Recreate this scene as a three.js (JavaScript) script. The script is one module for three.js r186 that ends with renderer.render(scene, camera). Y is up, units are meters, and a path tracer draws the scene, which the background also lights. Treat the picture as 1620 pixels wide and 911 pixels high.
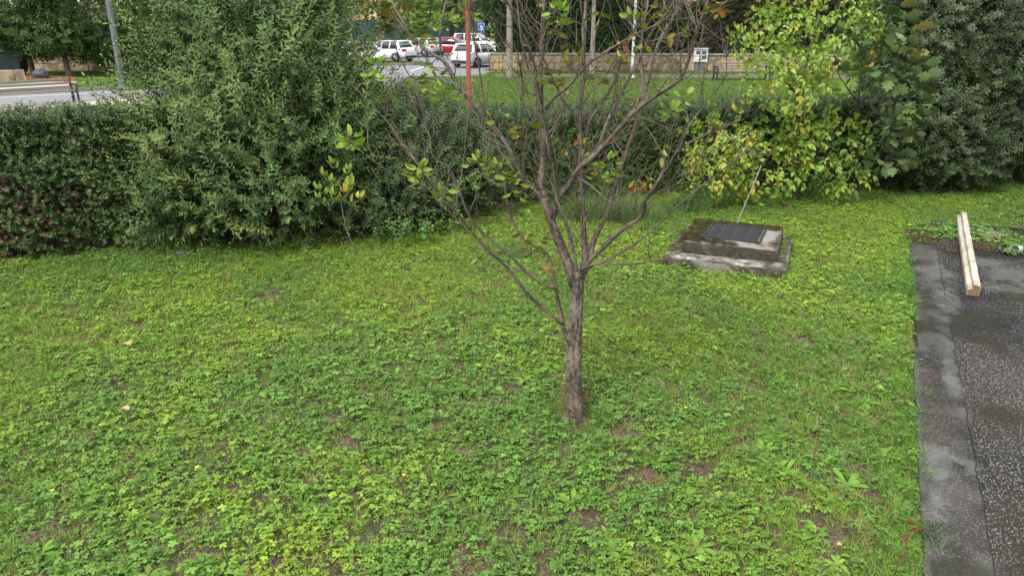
import * as THREE from 'three';
import { RoundedBoxGeometry } from 'three/addons/geometries/RoundedBoxGeometry.js';

// ---------------------------------------------------------------- camera, sky, sun, exposure
const scene = new THREE.Scene();
const FOCAL = 1187, CX = 810, CY = 455.5, PITCH = 19.72 * Math.PI / 180, EYE = 2.4;
const camera = new THREE.PerspectiveCamera(42.0, 1620 / 911, 0.05, 600);
camera.position.set(0, EYE, 0);
camera.rotation.set(-PITCH, 0, 0);

const renderer = new THREE.WebGLRenderer({ antialias: true });
renderer.setSize(1024, 575);
renderer.toneMapping = THREE.LinearToneMapping;
renderer.toneMappingExposure = 2.6;
renderer.shadowMap.enabled = true;

{ // overcast sky: brighter towards the zenith, faint cloud texture
  const W = 512, H = 256, data = new Float32Array(W * H * 4);
  for (let j = 0; j < H; j++) {
    const el = ((j + 0.5) / H - 0.5) * Math.PI, s = Math.max(0, Math.sin(el));
    const base = el < 0 ? 0.26 : 0.34 * (1 + 1.7 * s);
    for (let i = 0; i < W; i++) {
      const a = (i + 0.5) / W * Math.PI * 2;
      const k = 1 + 0.07 * Math.sin(a * 3 + el * 7) * Math.sin(el * 11 + a * 2) + 0.05 * Math.sin(a * 9 - el * 17);
      const o = (j * W + i) * 4;
      data[o] = base * k * 0.975; data[o + 1] = base * k; data[o + 2] = base * k * 1.035; data[o + 3] = 1;
    }
  }
  const sky = new THREE.DataTexture(data, W, H, THREE.RGBAFormat, THREE.FloatType);
  sky.mapping = THREE.EquirectangularReflectionMapping;
  sky.magFilter = sky.minFilter = THREE.LinearFilter;
  sky.needsUpdate = true;
  scene.background = sky;
  scene.environment = sky;
}
const sun = new THREE.DirectionalLight(new THREE.Color(1, 0.96, 0.9), 1.5);
sun.position.set(-14, 30, 12);
sun.target.position.set(0, 0, -10);
sun.castShadow = true;
sun.shadow.radius = 24;
sun.shadow.mapSize.set(2048, 2048);
Object.assign(sun.shadow.camera, { left: -60, right: 60, top: 60, bottom: -60, near: 1, far: 160 });
scene.add(sun, sun.target);

// ---------------------------------------------------------------- helpers
function rng(a) { return () => { a = (a + 0x6d2b79f5) | 0; let t = Math.imul(a ^ (a >>> 15), 1 | a); t = (t + Math.imul(t ^ (t >>> 7), 61 | t)) ^ t; return ((t ^ (t >>> 14)) >>> 0) / 4294967296; }; }
let R = rng(7);
const rr = (a, b) => a + (b - a) * R();
const V = (x, y, z) => new THREE.Vector3(x, y, z);
const mix = (a, b, t) => a + (b - a) * t, sat = (x) => Math.min(1, Math.max(0, x)), step = (a, b, x) => { const t = sat((x - a) / (b - a)); return t * t * (3 - 2 * t); };
const mixc = (a, b, t) => [mix(a[0], b[0], t), mix(a[1], b[1], t), mix(a[2], b[2], t)];
const FAR = -0.5;                                                     // the park and the street lie half a metre below the lawn
const sp = Math.sin(PITCH), cp = Math.cos(PITCH);
// surveying: where the sight line through a photo pixel meets a level (G) or an upright plane at a given distance (Z)
const ray = (px, py) => { const u = px - CX, v = CY - py; return V(u, -FOCAL * sp + v * cp, -FOCAL * cp - v * sp); };
const G = (px, py, y = 0) => { const d = ray(px, py); const t = (y - EYE) / d.y; return V(d.x * t, y, d.z * t); };
const Z = (px, py, dist) => { const d = ray(px, py); const t = -dist / d.z; return V(d.x * t, EYE + d.y * t, -dist); };
const pxAt = (p) => (-p.z * cp + (EYE - p.y) * sp) / FOCAL;            // metres per photo pixel at a point

const used = {};
const numbered = (n) => { const k = used[n] = (used[n] ?? -1) + 1; return k ? n + '_' + String(k).padStart(3, '0') : n; };
function tag(o, label, category, group, kind) {
  if (label) o.userData.label = label;
  if (category) o.userData.category = category;
  if (group) o.userData.group = group;
  if (kind) o.userData.kind = kind;
  return o;
}
function thing(name, label, category, p = V(0, 0, 0), turn = 0, group) {
  const o = new THREE.Group(); o.name = numbered(name); o.position.copy(p); o.rotation.y = turn; scene.add(o);
  return tag(o, label, category, group);
}
function mesh(name, geo, mat, parent) {
  const m = new THREE.Mesh(geo, mat); m.castShadow = m.receiveShadow = true;
  m.name = !parent || parent === scene ? numbered(name) : name;
  (parent || scene).add(m); return m;
}
function part(name, geo, mat, parent, x = 0, y = 0, z = 0, turn = 0) { const m = mesh(name, geo, mat, parent); m.position.set(x, y, z); m.rotation.y = turn; return m; }
const struct = (name, geo, mat, label) => tag(mesh(name, geo, mat), label, null, null, 'structure');

// periodic value noise on the plane
const HASH = (() => { const r = rng(99), a = new Float32Array(65536); for (let i = 0; i < a.length; i++) a[i] = r(); return a; })();
const h2 = (x, y, s = 0) => HASH[((x * 157 + y * 7919 + s * 3571) & 65535)];
function vn(x, y, per = 0, s = 0) {
  const ix = Math.floor(x), iy = Math.floor(y); let fx = x - ix, fy = y - iy;
  fx = fx * fx * (3 - 2 * fx); fy = fy * fy * (3 - 2 * fy);
  const w = per ? (q) => ((q % per) + per) % per : (q) => q;
  const a = h2(w(ix), w(iy), s), b = h2(w(ix + 1), w(iy), s), c = h2(w(ix), w(iy + 1), s), d = h2(w(ix + 1), w(iy + 1), s);
  return mix(mix(a, b, fx), mix(c, d, fx), fy);
}
function fbm(x, y, oct = 4, per = 0, s = 0) { let v = 0, a = 0.5, n = 0; for (let i = 0; i < oct; i++) { v += a * vn(x, y, per, s + i * 11); n += a; a *= 0.5; x *= 2; y *= 2; per *= 2; } return v / n; }
function tex(W, H, fn, srgb = true, rep) {
  const d = new Uint8Array(W * H * 4);
  for (let j = 0; j < H; j++) for (let i = 0; i < W; i++) {
    const c = fn(i / W, j / H), o = (j * W + i) * 4;
    for (let k = 0; k < 3; k++) { let v = typeof c === 'number' ? c : c[k]; if (srgb) v = v <= 0.0031308 ? v * 12.92 : 1.055 * Math.pow(v, 1 / 2.4) - 0.055; d[o + k] = Math.max(0, Math.min(255, v * 255)); }
    d[o + 3] = 255;
  }
  const t = new THREE.DataTexture(d, W, H, THREE.RGBAFormat);
  t.colorSpace = srgb ? THREE.SRGBColorSpace : THREE.NoColorSpace;
  t.wrapS = t.wrapT = THREE.RepeatWrapping; t.magFilter = THREE.LinearFilter; t.minFilter = THREE.LinearFilter;
  if (rep) t.repeat.set(rep[0], rep[1]);
  t.needsUpdate = true; return t;
}
const lin = (r, g, b) => new THREE.Color().setRGB(r, g, b);
const std = (c, rough = 0.8, more = {}) => new THREE.MeshStandardMaterial({ color: Array.isArray(c) ? lin(...c) : c, roughness: rough, ...more });

// mesh collector
class MB {
  constructor() { this.p = []; this.c = []; this.u = []; this.i = []; }
  get n() { return this.p.length / 3; }
  v(x, y, z, c, u = 0, w = 0) { this.p.push(x, y, z); this.c.push(c[0], c[1], c[2]); this.u.push(u, w); return this.n - 1; }
  f(a, b, c) { this.i.push(a, b, c); }
  q(a, b, c, d) { this.i.push(a, b, c, a, c, d); }
  // one folded, drooping leaf; prof(t) is its half outline
  leaf(b, axis, nrm, len, wid, col, { prof = OVATE, seg = 4, fold = 0.35, droop = 0.6, tip = null, wave = 0 } = {}) {
    const s = axis.clone().cross(nrm).normalize(), n = s.clone().cross(axis).normalize(), a = axis.clone();
    const p = b.clone(); let L = -1, M = -1, Q = -1;
    for (let k = 0; k <= seg; k++) {
      const t = k / seg, th = droop * t, dir = a.clone().multiplyScalar(Math.cos(th)).addScaledVector(n, -Math.sin(th)), nn = n.clone().multiplyScalar(Math.cos(th)).addScaledVector(a, Math.sin(th));
      if (k) p.addScaledVector(dir, len / seg);
      const w = wid * 0.5 * prof(t), c = tip ? mixc(col, tip, t) : col, cf = Math.cos(fold), sf = Math.sin(fold), wv = wave * (k % 2 ? 1 : -1) * w;
      const m = this.v(p.x, p.y, p.z, c, 0.5, t);
      let l = m, q = m;
      if (w > 1e-5) {
        l = this.v(p.x + s.x * w * cf + nn.x * (w * sf + wv), p.y + s.y * w * cf + nn.y * (w * sf + wv), p.z + s.z * w * cf + nn.z * (w * sf + wv), c, 1, t);
        q = this.v(p.x - s.x * w * cf + nn.x * (w * sf - wv), p.y - s.y * w * cf + nn.y * (w * sf - wv), p.z - s.z * w * cf + nn.z * (w * sf - wv), c, 0, t);
      }
      if (k) {
        if (l !== m && L !== M) { this.q(L, M, m, l); this.q(M, Q, q, m); }
        else if (l !== m) { this.f(M, m, l); this.f(M, q, m); }
        else if (L !== M) { this.f(L, M, m); this.f(M, Q, m); }
      }
      L = l; M = m; Q = q;
    }
    return this;
  }
  tube(pts, rad, sides, col, { cap = true, lump = 0, seed = 0, groove = 0, vs = 1 } = {}) {
    const t = V(), up = V(0, 0, 1), N = pts.length; let x = V(), prev = null, dist = 0;
    for (let k = 0; k < N; k++) {
      t.subVectors(pts[Math.min(k + 1, N - 1)], pts[Math.max(k - 1, 0)]).normalize();
      if (k === 0) { x.crossVectors(Math.abs(t.z) > 0.9 ? V(1, 0, 0) : up, t).normalize(); } else { x.addScaledVector(t, -x.dot(t)).normalize(); dist += pts[k].distanceTo(pts[k - 1]); }
      const y = t.clone().cross(x), ring = [], r0 = typeof rad === 'function' ? rad(k / (N - 1)) : Array.isArray(rad) ? rad[k] : rad;
      const c = typeof col === 'function' ? col(k / (N - 1)) : col;
      for (let j = 0; j <= sides; j++) {
        const a = (j % sides) / sides * Math.PI * 2;
        let r = r0; if (lump) r *= 1 + lump * (vn(Math.cos(a) * 1.5 + 9 + seed, dist * 14 + Math.sin(a) * 1.5 + seed, 0, 3) - 0.5) * 2; if (groove) r *= 1 - groove * Math.pow(Math.max(0, Math.cos(2 * a - 2.6 + dist * 1.2)), 6) * 0.5;
        const ca = Math.cos(a) * r, sa = Math.sin(a) * r;
        ring.push(this.v(pts[k].x + x.x * ca + y.x * sa, pts[k].y + x.y * ca + y.y * sa, pts[k].z + x.z * ca + y.z * sa, c, j / sides, dist * vs));
      }
      if (prev) for (let j = 0; j < sides; j++) this.q(prev[j], ring[j], ring[j + 1], prev[j + 1]);
      if (cap && (k === N - 1 || k === 0)) { const m = this.v(pts[k].x, pts[k].y, pts[k].z, c, 0.5, dist); for (let j = 0; j < sides; j++) k ? this.f(ring[j], m, ring[j + 1]) : this.f(ring[j + 1], m, ring[j]); }
      prev = ring;
    }
    return this;
  }
  box(cx, cy, cz, w, h, d, col = [1, 1, 1], turn = 0) {
    const c = Math.cos(turn), s = Math.sin(turn), P = (x, y, z, u, v) => this.v(cx + x * c + z * s, cy + y, cz - x * s + z * c, col, u, v);
    const X = w / 2, Y = h / 2, D = d / 2;
    for (const [a, b, e, f] of [[[-X, -Y, D], [X, -Y, D], [X, Y, D], [-X, Y, D]], [[X, -Y, -D], [-X, -Y, -D], [-X, Y, -D], [X, Y, -D]], [[X, -Y, D], [X, -Y, -D], [X, Y, -D], [X, Y, D]], [[-X, -Y, -D], [-X, -Y, D], [-X, Y, D], [-X, Y, -D]], [[-X, Y, D], [X, Y, D], [X, Y, -D], [-X, Y, -D]], [[-X, -Y, -D], [X, -Y, -D], [X, -Y, D], [-X, -Y, D]]]) {
      const uv = (p) => (Math.abs(a[1] - e[1]) < 1e-9 ? [p[0], p[2]] : Math.abs(a[0] - e[0]) < 1e-9 ? [p[2], p[1]] : [p[0], p[1]]);
      this.q(P(...a, ...uv(a)), P(...b, ...uv(b)), P(...e, ...uv(e)), P(...f, ...uv(f)));
    }
    return this;
  }
  geo() {
    const g = new THREE.BufferGeometry();
    g.setAttribute('position', new THREE.Float32BufferAttribute(this.p, 3)); g.setAttribute('color', new THREE.Float32BufferAttribute(this.c, 3)); g.setAttribute('uv', new THREE.Float32BufferAttribute(this.u, 2));
    g.setIndex(this.i); g.computeVertexNormals(); return g;
  }
}
const OVATE = (t) => Math.pow(Math.sin(Math.PI * Math.pow(t, 0.75)), 0.85), LANCE = (t) => Math.sin(Math.PI * Math.pow(t, 0.85)), OBOV = (t) => (t >= 1 ? 0 : Math.pow(t, 0.8) * Math.pow(1 - t, 0.35) * 1.75), BLADE = (t) => (t >= 1 ? 0 : Math.pow(1 - t, 0.6) * 0.9 + 0.1 * (t < 1)), SPAT = (t) => (t >= 1 ? 0 : (0.22 + 0.78 * step(0.1, 0.65, t)) * Math.pow(1 - t, 0.3) * 1.2);
// instanced copies: items { p, up, yaw, s, c }
function copies(name, geo, mat, items, parent) {
  const m = new THREE.InstancedMesh(geo, mat, items.length), M = new THREE.Matrix4(), q = new THREE.Quaternion(), q2 = new THREE.Quaternion(), Y = V(0, 1, 0), S = V(), col = new THREE.Color();
  items.forEach((it, k) => {
    q.setFromUnitVectors(Y, it.up || Y); q2.setFromAxisAngle(Y, it.yaw || 0); q.multiply(q2);
    const s = it.s ?? 1; S.set(s, s * (it.sy ?? 1), s);
    m.setMatrixAt(k, M.compose(it.p, q, S)); m.setColorAt(k, col.setRGB(...it.c));
  });
  m.castShadow = m.receiveShadow = true; m.name = parent ? name : numbered(name); (parent || scene).add(m); m.userData.kind = 'stuff';
  return m;
}
const spread = (name, geos, mat, items, parent) => { // deals the items out to several shapes; one object per shape
  const lots = geos.map(() => []); for (const it of items) lots[Math.floor(R() * geos.length)].push(it);
  return geos.map((g, k) => copies(name, g, mat, lots[k], parent));
};
const jit = (c, a, b = a) => { const k = 1 + (R() - 0.5) * 2 * a, h = (R() - 0.5) * 2 * b * 0.5; return [Math.max(0.004, c[0] * k * (1 + h)), c[1] * k, Math.max(0.003, c[2] * k * (1 - h))]; };
const randDir = () => { const z = rr(-1, 1), a = rr(0, 6.2832), s = Math.sqrt(1 - z * z); return V(s * Math.cos(a), z, s * Math.sin(a)); };
const leafy = (rough = 0.85, trans = 0.35, more = {}) => new THREE.MeshPhysicalMaterial({ color: 0xffffff, vertexColors: true, side: THREE.DoubleSide, roughness: rough, transmission: trans, thickness: 0, specularIntensity: 0.35, ...more });
const glossy = (rough = 0.45) => new THREE.MeshStandardMaterial({ color: 0xffffff, vertexColors: true, side: THREE.DoubleSide, roughness: rough });
// a shoot along +Y with leaves set round it
function sprig({ len = 0.4, n = 20, leaf = 0.045, wid = 0.014, prof = LANCE, out = 0.9, col = [1, 1, 1], tip = [1, 1, 1], bend = 0.15, droop = 0.5, fold = 0.3, seg = 3, stem = [0.5, 0.4, 0.25], sr = 0.0025, from = 0.08, whorl = 2.4 }) {
  const b = new MB(), bx = rr(-bend, bend), bz = rr(-bend, bend), at = (t) => V(bx * t * t * len, t * len, bz * t * t * len);
  if (sr) b.tube([0, 0.33, 0.67, 1].map(at), (t) => sr * (1 - 0.75 * t), 3, stem, { cap: false });
  for (let k = 0; k < n; k++) {
    const t = from + (1 - from) * (k + 0.5) / n, a = k * whorl + rr(-0.4, 0.4), o = out * (1 - 0.55 * t) * rr(0.8, 1.2) + 0.12, ax = V(Math.cos(a) * Math.sin(o), Math.cos(o), Math.sin(a) * Math.sin(o)).normalize();
    const nn = V(-Math.cos(a) * Math.cos(o), Math.sin(o), -Math.sin(a) * Math.cos(o)), tl = t > 0.8 ? 1 - (t - 0.8) * 2.2 : 1;
    b.leaf(at(t), ax, nn, leaf * rr(0.75, 1.15) * tl, wid * rr(0.8, 1.15) * tl, jitv(mixc(col, tip, t * t)), { prof, seg, droop: droop * rr(0.4, 1.5), fold });
  }
  return b.geo();
}
const jitv = (c) => { const k = rr(0.82, 1.18); return [c[0] * k, c[1] * k, c[2] * k]; };
// fills ellipsoids with shoots: blobs are [centre, radii, share]
function scatter(blobs, n, { inner = 0.6, upward = 0.6, s = [0.7, 1.2], col, cut, tips }) {
  const items = [], W = blobs.reduce((a, b) => a + b[2], 0);
  for (const [c, r, w] of blobs) for (let k = 0, N = n * w / W; k < N; k++) {
    const d = randDir(), q = mix(inner, 1, Math.pow(R(), 0.7)) * (0.86 + 0.28 * vn(d.x * 2.3 + c.x * 3 + 20, d.y * 2.3 + d.z * 1.7 + 20, 0, 5)), p = V(c.x + d.x * r.x * q, c.y + d.y * r.y * q, c.z + d.z * r.z * q);
    if (cut && !cut(p, d)) continue;
    const up = d.clone().addScaledVector(V(0, 1, 0), upward).addScaledVector(randDir(), 0.45).normalize();
    items.push({ p, up, yaw: rr(0, 6.28), s: rr(...s), c: col(p, d, q) });
  }
  return items;
}
const smooth = (pts, n) => new THREE.CatmullRomCurve3(pts, false, 'centripetal').getPoints(n);

// ---------------------------------------------------------------- the setting
const lawnBack = (x) => -9.75 - 0.29 * x;                              // line of the hedge foot behind the lawn
const soilY = (x, z) => 0.03 * (fbm(x * 1.1 + 40, z * 1.1 + 40, 3) - 0.5) + 0.012 * (vn(x * 7 + 9, z * 7 + 9) - 0.5);
const PAT = { o: V(4.42, 0, -8.05), phi: -0.4495 }; PAT.n = V(Math.cos(PAT.phi), 0, -Math.sin(PAT.phi)); PAT.e = V(Math.sin(PAT.phi), 0, Math.cos(PAT.phi));
const onPatio = (x, z) => { const dx = x - PAT.o.x, dz = z - PAT.o.z; return { t: dx * PAT.n.x + dz * PAT.n.z, s: dx * PAT.e.x + dz * PAT.e.z }; };
const patioPoint = (s, t, y = 0.055) => V(PAT.o.x + PAT.e.x * s + PAT.n.x * t, y, PAT.o.z + PAT.e.z * s + PAT.n.z * t);
const SLAB = { c: V(2.335, 0, -7.69), phi: -0.395 };

const soilTex = tex(1024, 1024, (u, v) => {
  const a = fbm(u * 8, v * 8, 5, 8), b = vn(u * 190, v * 190, 190, 2), g = vn(u * 60, v * 340, 60, 7), h = vn(u * 300, v * 70, 300, 8);
  let c = mixc([0.035, 0.024, 0.013], [0.105, 0.072, 0.042], a); c = mixc(c, [0.03, 0.05, 0.012], step(0.5, 0.75, fbm(u * 14 + 3, v * 14, 3, 14, 4)) * 0.7);
  if (b > 0.86) c = mixc(c, [0.2, 0.16, 0.1], 0.7); if (b < 0.12) c = mixc(c, [0.012, 0.009, 0.006], 0.7);
  if (g > 0.87 || h > 0.88) c = mixc(c, [0.24, 0.18, 0.09], 0.55);
  return c;
});
const soilBump = tex(512, 512, (u, v) => fbm(u * 24, v * 24, 4, 24, 9), false);
{
  const nx = 150, nz = 140, x0 = -13, x1 = 13, z0 = 3, z1 = -14.5, b = new MB();
  for (let j = 0; j <= nz; j++) for (let i = 0; i <= nx; i++) {
    const x = mix(x0, x1, i / nx), z = mix(z0, z1, j / nz), beyond = step(0.3, 1.8, lawnBack(x) - 0.3 - z);
    b.v(x, soilY(x, z) - 0.75 * beyond - (onPatio(x, z).t > 0.05 && onPatio(x, z).s > 0.05 ? 0.05 : 0), z, [1, 1, 1], x / 1.6, z / 1.6);
    if (i && j) { const k = j * (nx + 1) + i; b.q(k - nx - 2, k - nx - 1, k, k - 1); }
  }
  struct('ground', b.geo(), new THREE.MeshStandardMaterial({ map: soilTex, bumpMap: soilBump, bumpScale: 0.012, roughness: 0.95, side: THREE.DoubleSide }), 'damp brown soil showing between the lawn plants');
}
const parkTex = tex(1024, 1024, (u, v) => {
  const a = fbm(u * 6, v * 6, 4, 6), b = vn(u * 400, v * 400, 400, 3), c = vn(u * 150, v * 150, 150, 5);
  return mixc(mixc([0.07, 0.125, 0.024], [0.11, 0.17, 0.035], a), b > 0.6 ? [0.12, 0.18, 0.045] : [0.025, 0.07, 0.01], 0.35 * Math.abs(b - 0.5) + 0.18 * c);
});
{
  const b = new MB(), xs = [-420, -200, -90, -50, -30, -20, -12, -6, 0, 6, 12, 20, 30, 50, 90, 200, 420], zs = [-10.6, -14, -20, -26, -32, -38, -44, -52, -62, -80, -110, -180, -420];
  zs.forEach((z, j) => xs.forEach((x, i) => { b.v(x, FAR - 0.008, z, [1, 1, 1], x / 5, z / 5); if (i && j) { const k = j * xs.length + i; b.q(k - xs.length - 1, k - xs.length, k, k - 1); } }));
  struct('park_lawn', b.geo(), new THREE.MeshPhysicalMaterial({ map: parkTex, bumpMap: parkTex, bumpScale: 0.05, roughness: 1, specularIntensity: 0.15, side: THREE.DoubleSide }), 'short bright green park lawn beyond the hedge');
}
// flat sheets of the street, each a few millimetres above the last
function sheet(name, pts, y, mat, label, uvs = 2) {
  const s = new THREE.Shape(pts.map(([x, z]) => new THREE.Vector2(x, -z))), g = new THREE.ShapeGeometry(s); g.rotateX(-Math.PI / 2); g.translate(0, y, 0);
  const p = g.attributes.position, u = g.attributes.uv; for (let k = 0; k < p.count; k++) u.setXY(k, p.getX(k) / uvs, p.getZ(k) / uvs);
  return struct(name, g, mat, label);
}
const tarTex = tex(512, 512, (u, v) => { const a = fbm(u * 10, v * 10, 4, 10), b = vn(u * 256, v * 256, 256, 3); return mixc([0.13, 0.135, 0.14], [0.19, 0.19, 0.195], a).map((q) => q * (0.8 + 0.4 * b)); });
const paveTex = tex(512, 512, (u, v) => { const a = fbm(u * 7, v * 7, 4, 7, 2), b = vn(u * 256, v * 256, 256, 6); return mixc([0.3, 0.25, 0.21], [0.42, 0.36, 0.31], a).map((q) => q * (0.85 + 0.3 * b)); });
const tarMat = new THREE.MeshStandardMaterial({ map: tarTex, roughness: 0.75, side: THREE.DoubleSide }), paveMat = new THREE.MeshStandardMaterial({ map: paveTex, roughness: 0.85, side: THREE.DoubleSide });
const ru = [0.818, -0.575], rn = [0.575, 0.818], ro = [-20.8, -31.3], rp = (s, t) => [ro[0] + ru[0] * s + rn[0] * t, ro[1] + ru[1] * s + rn[1] * t];
sheet('road', [rp(-60, 0), rp(-60, 4.5), rp(15.5, 4.5), rp(17.5, 3.4), [-1.2, -44.5], [-1.0, -100], [-16.5, -100], [-14.5, -58], rp(4, 0)], FAR, tarMat, 'grey asphalt street running up to the parking bays');
sheet('footpath', [rp(-60, -1.2), rp(-60, -3.6), rp(-5, -3.6), rp(3, -7), rp(5, -5), rp(-1, -1.2)], FAR, paveMat, 'pinkish paved footpath on the far side of the street');
sheet('near_path', [rp(-30, 6.9), rp(-30, 4.65), rp(15, 4.65), [-1.1, -40.6], [-0.9, -39.4], rp(15, 6.7)], FAR, paveMat, 'pale paved path on the near side of the street');
const lineMat = std([0.62, 0.62, 0.6], 0.7, { side: THREE.DoubleSide });
sheet('road_markings', [rp(-40, 1.25), rp(-40, 1.38), rp(13, 1.38), rp(13, 1.25)], FAR + 0.006, lineMat, 'white painted line along the street');
for (const k of [0, 1, 2]) sheet('road_markings', [[-11.5 + k * 2.7, -46.2], [-11.36 + k * 2.7, -46.2], [-11.0 + k * 2.7, -50.6], [-11.14 + k * 2.7, -50.6]], FAR + 0.006, lineMat, 'white painted line of a parking bay');
// kerbs
const kerbMat = std([0.2, 0.17, 0.14], 0.9);
function kerb(name, a, b, h, w, label) { const L = Math.hypot(b[0] - a[0], b[1] - a[1]), m = new MB(); const n = Math.max(1, Math.round(L)); for (let k = 0; k < n; k++) { const t = (k + 0.5) / n; m.box(mix(a[0], b[0], t), FAR + h / 2 - 0.02, mix(a[1], b[1], t), L / n - 0.012, h + 0.04 + rr(-0.006, 0.006), w, [1, 1, 1], -Math.atan2(b[1] - a[1], b[0] - a[0])); } return struct(name, m.geo(), kerbMat, label); }
kerb('kerb', rp(-50, -0.07), rp(5, -0.07), 0.15, 0.14, 'stone kerb on the far side of the street');
kerb('kerb', [-0.9, -41.5], [26, -40.1], 0.14, 0.16, 'brown stone edging between park lawn and verge');
kerb('kerb', [-12.6, -51.4], [-6.6, -52.3], 0.13, 0.16, 'kerb of the grass island before the parked cars');
// asphalt path with its worn concrete edging, in the path's own axes: s metres towards the viewer, t metres away from the lawn
const PS0 = -1.25, PSL = 7.6, PTL = 2.7;
function stones(s, t, cell, seed) {                                    // nearest pebble of a jittered grid: distance over cell, its own random number
  const x = t / cell, y = s / cell, ix = Math.floor(x), iy = Math.floor(y); let d1 = 9, id = 0;
  for (let j = -1; j <= 1; j++) for (let i = -1; i <= 1; i++) { const cx = ix + i + 500, cy = iy + j + 500, r = h2(cx + 71, cy + 13, seed), d = Math.hypot((ix + i + 0.1 + h2(cx, cy, seed) * 0.8 - x) * (0.8 + 0.5 * r), (iy + j + 0.1 + h2(cx + 31, cy + 57, seed) * 0.8 - y) * (1.3 - 0.5 * r)); if (d < d1) { d1 = d; id = r; } }
  return [d1, id];
}
const PATCH = [[1482, 728, 0.15, 0.085], [1478, 798, 0.1, 0.06], [1492, 745, 0.1, 0.06], [1500, 470, 0.28, 0.09], [1478, 430, 0.3, 0.12], [1598, 432, 0.22, 0.2], [1612, 455, 0.16, 0.2], [1505, 590, 0.3, 0.045], [1560, 415, 0.14, 0.16]].map(([x, y, a, b]) => { const q = G(x, y, 0.06); return [onPatio(q.x, q.z), a, b]; });
const smearSheen = (s, t) => { let m = 0; const n = fbm(s * 9 + 5, t * 14 + 5, 5, 0, 40), k = 0.8 * (n - 0.5); for (const [q, a, b] of PATCH) m = Math.max(m, 1 - step(0.3, 0.95, Math.hypot((s - q.s) / a, (t - q.t) / b) * 0.6 + k * 1.6 + 0.35 * (vn(s * 70, t * 70, 0, 6) - 0.5))); return m; };  // pale smears; on the far wet films the sheen is painted as lighter grey
const patioAt = (s, t) => {
  const edge = 0.285 + 0.03 * (fbm(s * 7, 3, 4, 0, 44) - 0.5), onEdge = 1 - step(edge - 0.012, edge + 0.012, t), big = fbm(s * 1.7 + 9, t * 1.7 + 9, 5, 0, 12), mid = fbm(s * 7 + 3, t * 7 + 3, 4, 0, 15), grain = vn(s * 420, t * 420, 0, 2);
  const brown = step(0.5, 0.68, fbm(s * 1.3 + 30, t * 1.9 + 4, 5, 0, 30) + 0.22 * step(5.3, 6.2, s)), moss = step(0.58, 0.7, fbm(s * 2.2 + 60, t * 2.2 + 14, 5, 0, 33)), band = step(0.42, 0.62, fbm(s * 3.3, 8, 3, 0, 36)) * Math.exp(-(((t - edge + 0.03) / 0.045) ** 2)), lip = 1 - step(0.012, 0.035, t);
  const [d, id] = stones(s, t, 0.0125, 1), [d2, id2] = stones(s + 3, t + 5, 0.03, 4), sm = smearSheen(s, t);
  let c = mixc([0.006, 0.0058, 0.0054], [0.014, 0.013, 0.0113], mid); c = mixc(c, [0.026, 0.0195, 0.012], brown * 0.8);
  const e = mixc([0.014, 0.013, 0.011], [0.056, 0.052, 0.0455], step(0.25, 0.75, mid)); c = mixc(c, mixc(e, [0.034, 0.028, 0.019], brown * 0.6), onEdge);
  c = c.map((q) => q * (0.6 + 0.8 * grain));
  const few = mix(1, 0.4, onEdge) * step(0.25, 0.6, big + 0.2 * (id - 0.3)), a = d < 0.4 && id > 0.25 ? few * (id > 0.8 ? 0.95 : id > 0.5 ? 0.45 : 0.2) : 0, b = d2 < 0.3 && id2 > 0.62 ? few * (0.35 + 0.6 * (id2 - 0.62) / 0.38) : 0;
  c = mixc(c, mixc([0.1, 0.097, 0.09], [0.21, 0.206, 0.198], id), a); c = mixc(c, mixc([0.085, 0.08, 0.073], [0.17, 0.165, 0.155], h2(Math.floor(id2 * 999), 7)), b);
  c = mixc(c, [0.1, 0.097, 0.09].map((q) => q * (0.45 + 1.1 * grain)), band * 0.5 * step(0.35, 0.6, mid)); c = mixc(c, [0.018, 0.017, 0.007].map((q) => q * (0.5 + grain)), moss * 0.7); c = mixc(c, [0.12, 0.118, 0.112].map((q) => q * (0.45 + 1.1 * grain)), sm * (0.4 + 0.35 * step(0.3, 0.6, mid)) * (1 - 0.6 * Math.max(a, b))); c = mixc(c, [0.1, 0.098, 0.09], lip * 0.35 * mid * 2);
  const joint2 = Math.exp(-(((t - edge - 0.006 * (vn(s * 30, 5) - 0.5)) / 0.004) ** 2)) * step(0.35, 0.6, fbm(s * 2.1, 21, 3, 0, 49)); c = mixc(c, [0.006, 0.0055, 0.005], joint2 * 0.9);
  const stone = Math.max(a > 0 ? Math.sqrt(1 - (d / 0.4) ** 2) * 0.45 : 0, b > 0 ? Math.sqrt(1 - (d2 / 0.3) ** 2) * 0.8 : 0);
  return { c, h: (0.2 + stone * mix(1, 0.6, onEdge) + 0.14 * mid + 0.05 * grain) * (1 - 0.7 * sm) + 0.22 * sm, r: mix(mix(0.78, 0.62, mid), 0.3, Math.max(sm * 0.9, step(0.52, 0.66, big) * 0.5)) };
};
const PW = 1536, PH = 2048, patioCells = new Array(PW * PH); for (let j = 0; j < PH; j++) for (let i = 0; i < PW; i++) patioCells[j * PW + i] = patioAt(PS0 + (j + 0.5) / PH * PSL, (i + 0.5) / PW * PTL);
const cellAt = (u, v) => patioCells[Math.round(v * PH) * PW + Math.round(u * PW)];
const patioMaps = [tex(PW, PH, (u, v) => cellAt(u, v).c), tex(PW, PH, (u, v) => cellAt(u, v).h, false), tex(PW / 2, PH / 2, (u, v) => cellAt(u, v).r, false)];
for (const t of patioMaps) t.wrapS = t.wrapT = THREE.MirroredRepeatWrapping;
const patioMat = new THREE.MeshPhysicalMaterial({ map: patioMaps[0], bumpMap: patioMaps[1], bumpScale: 0.008, roughnessMap: patioMaps[2], roughness: 1, specularIntensity: 0.45 });
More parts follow.
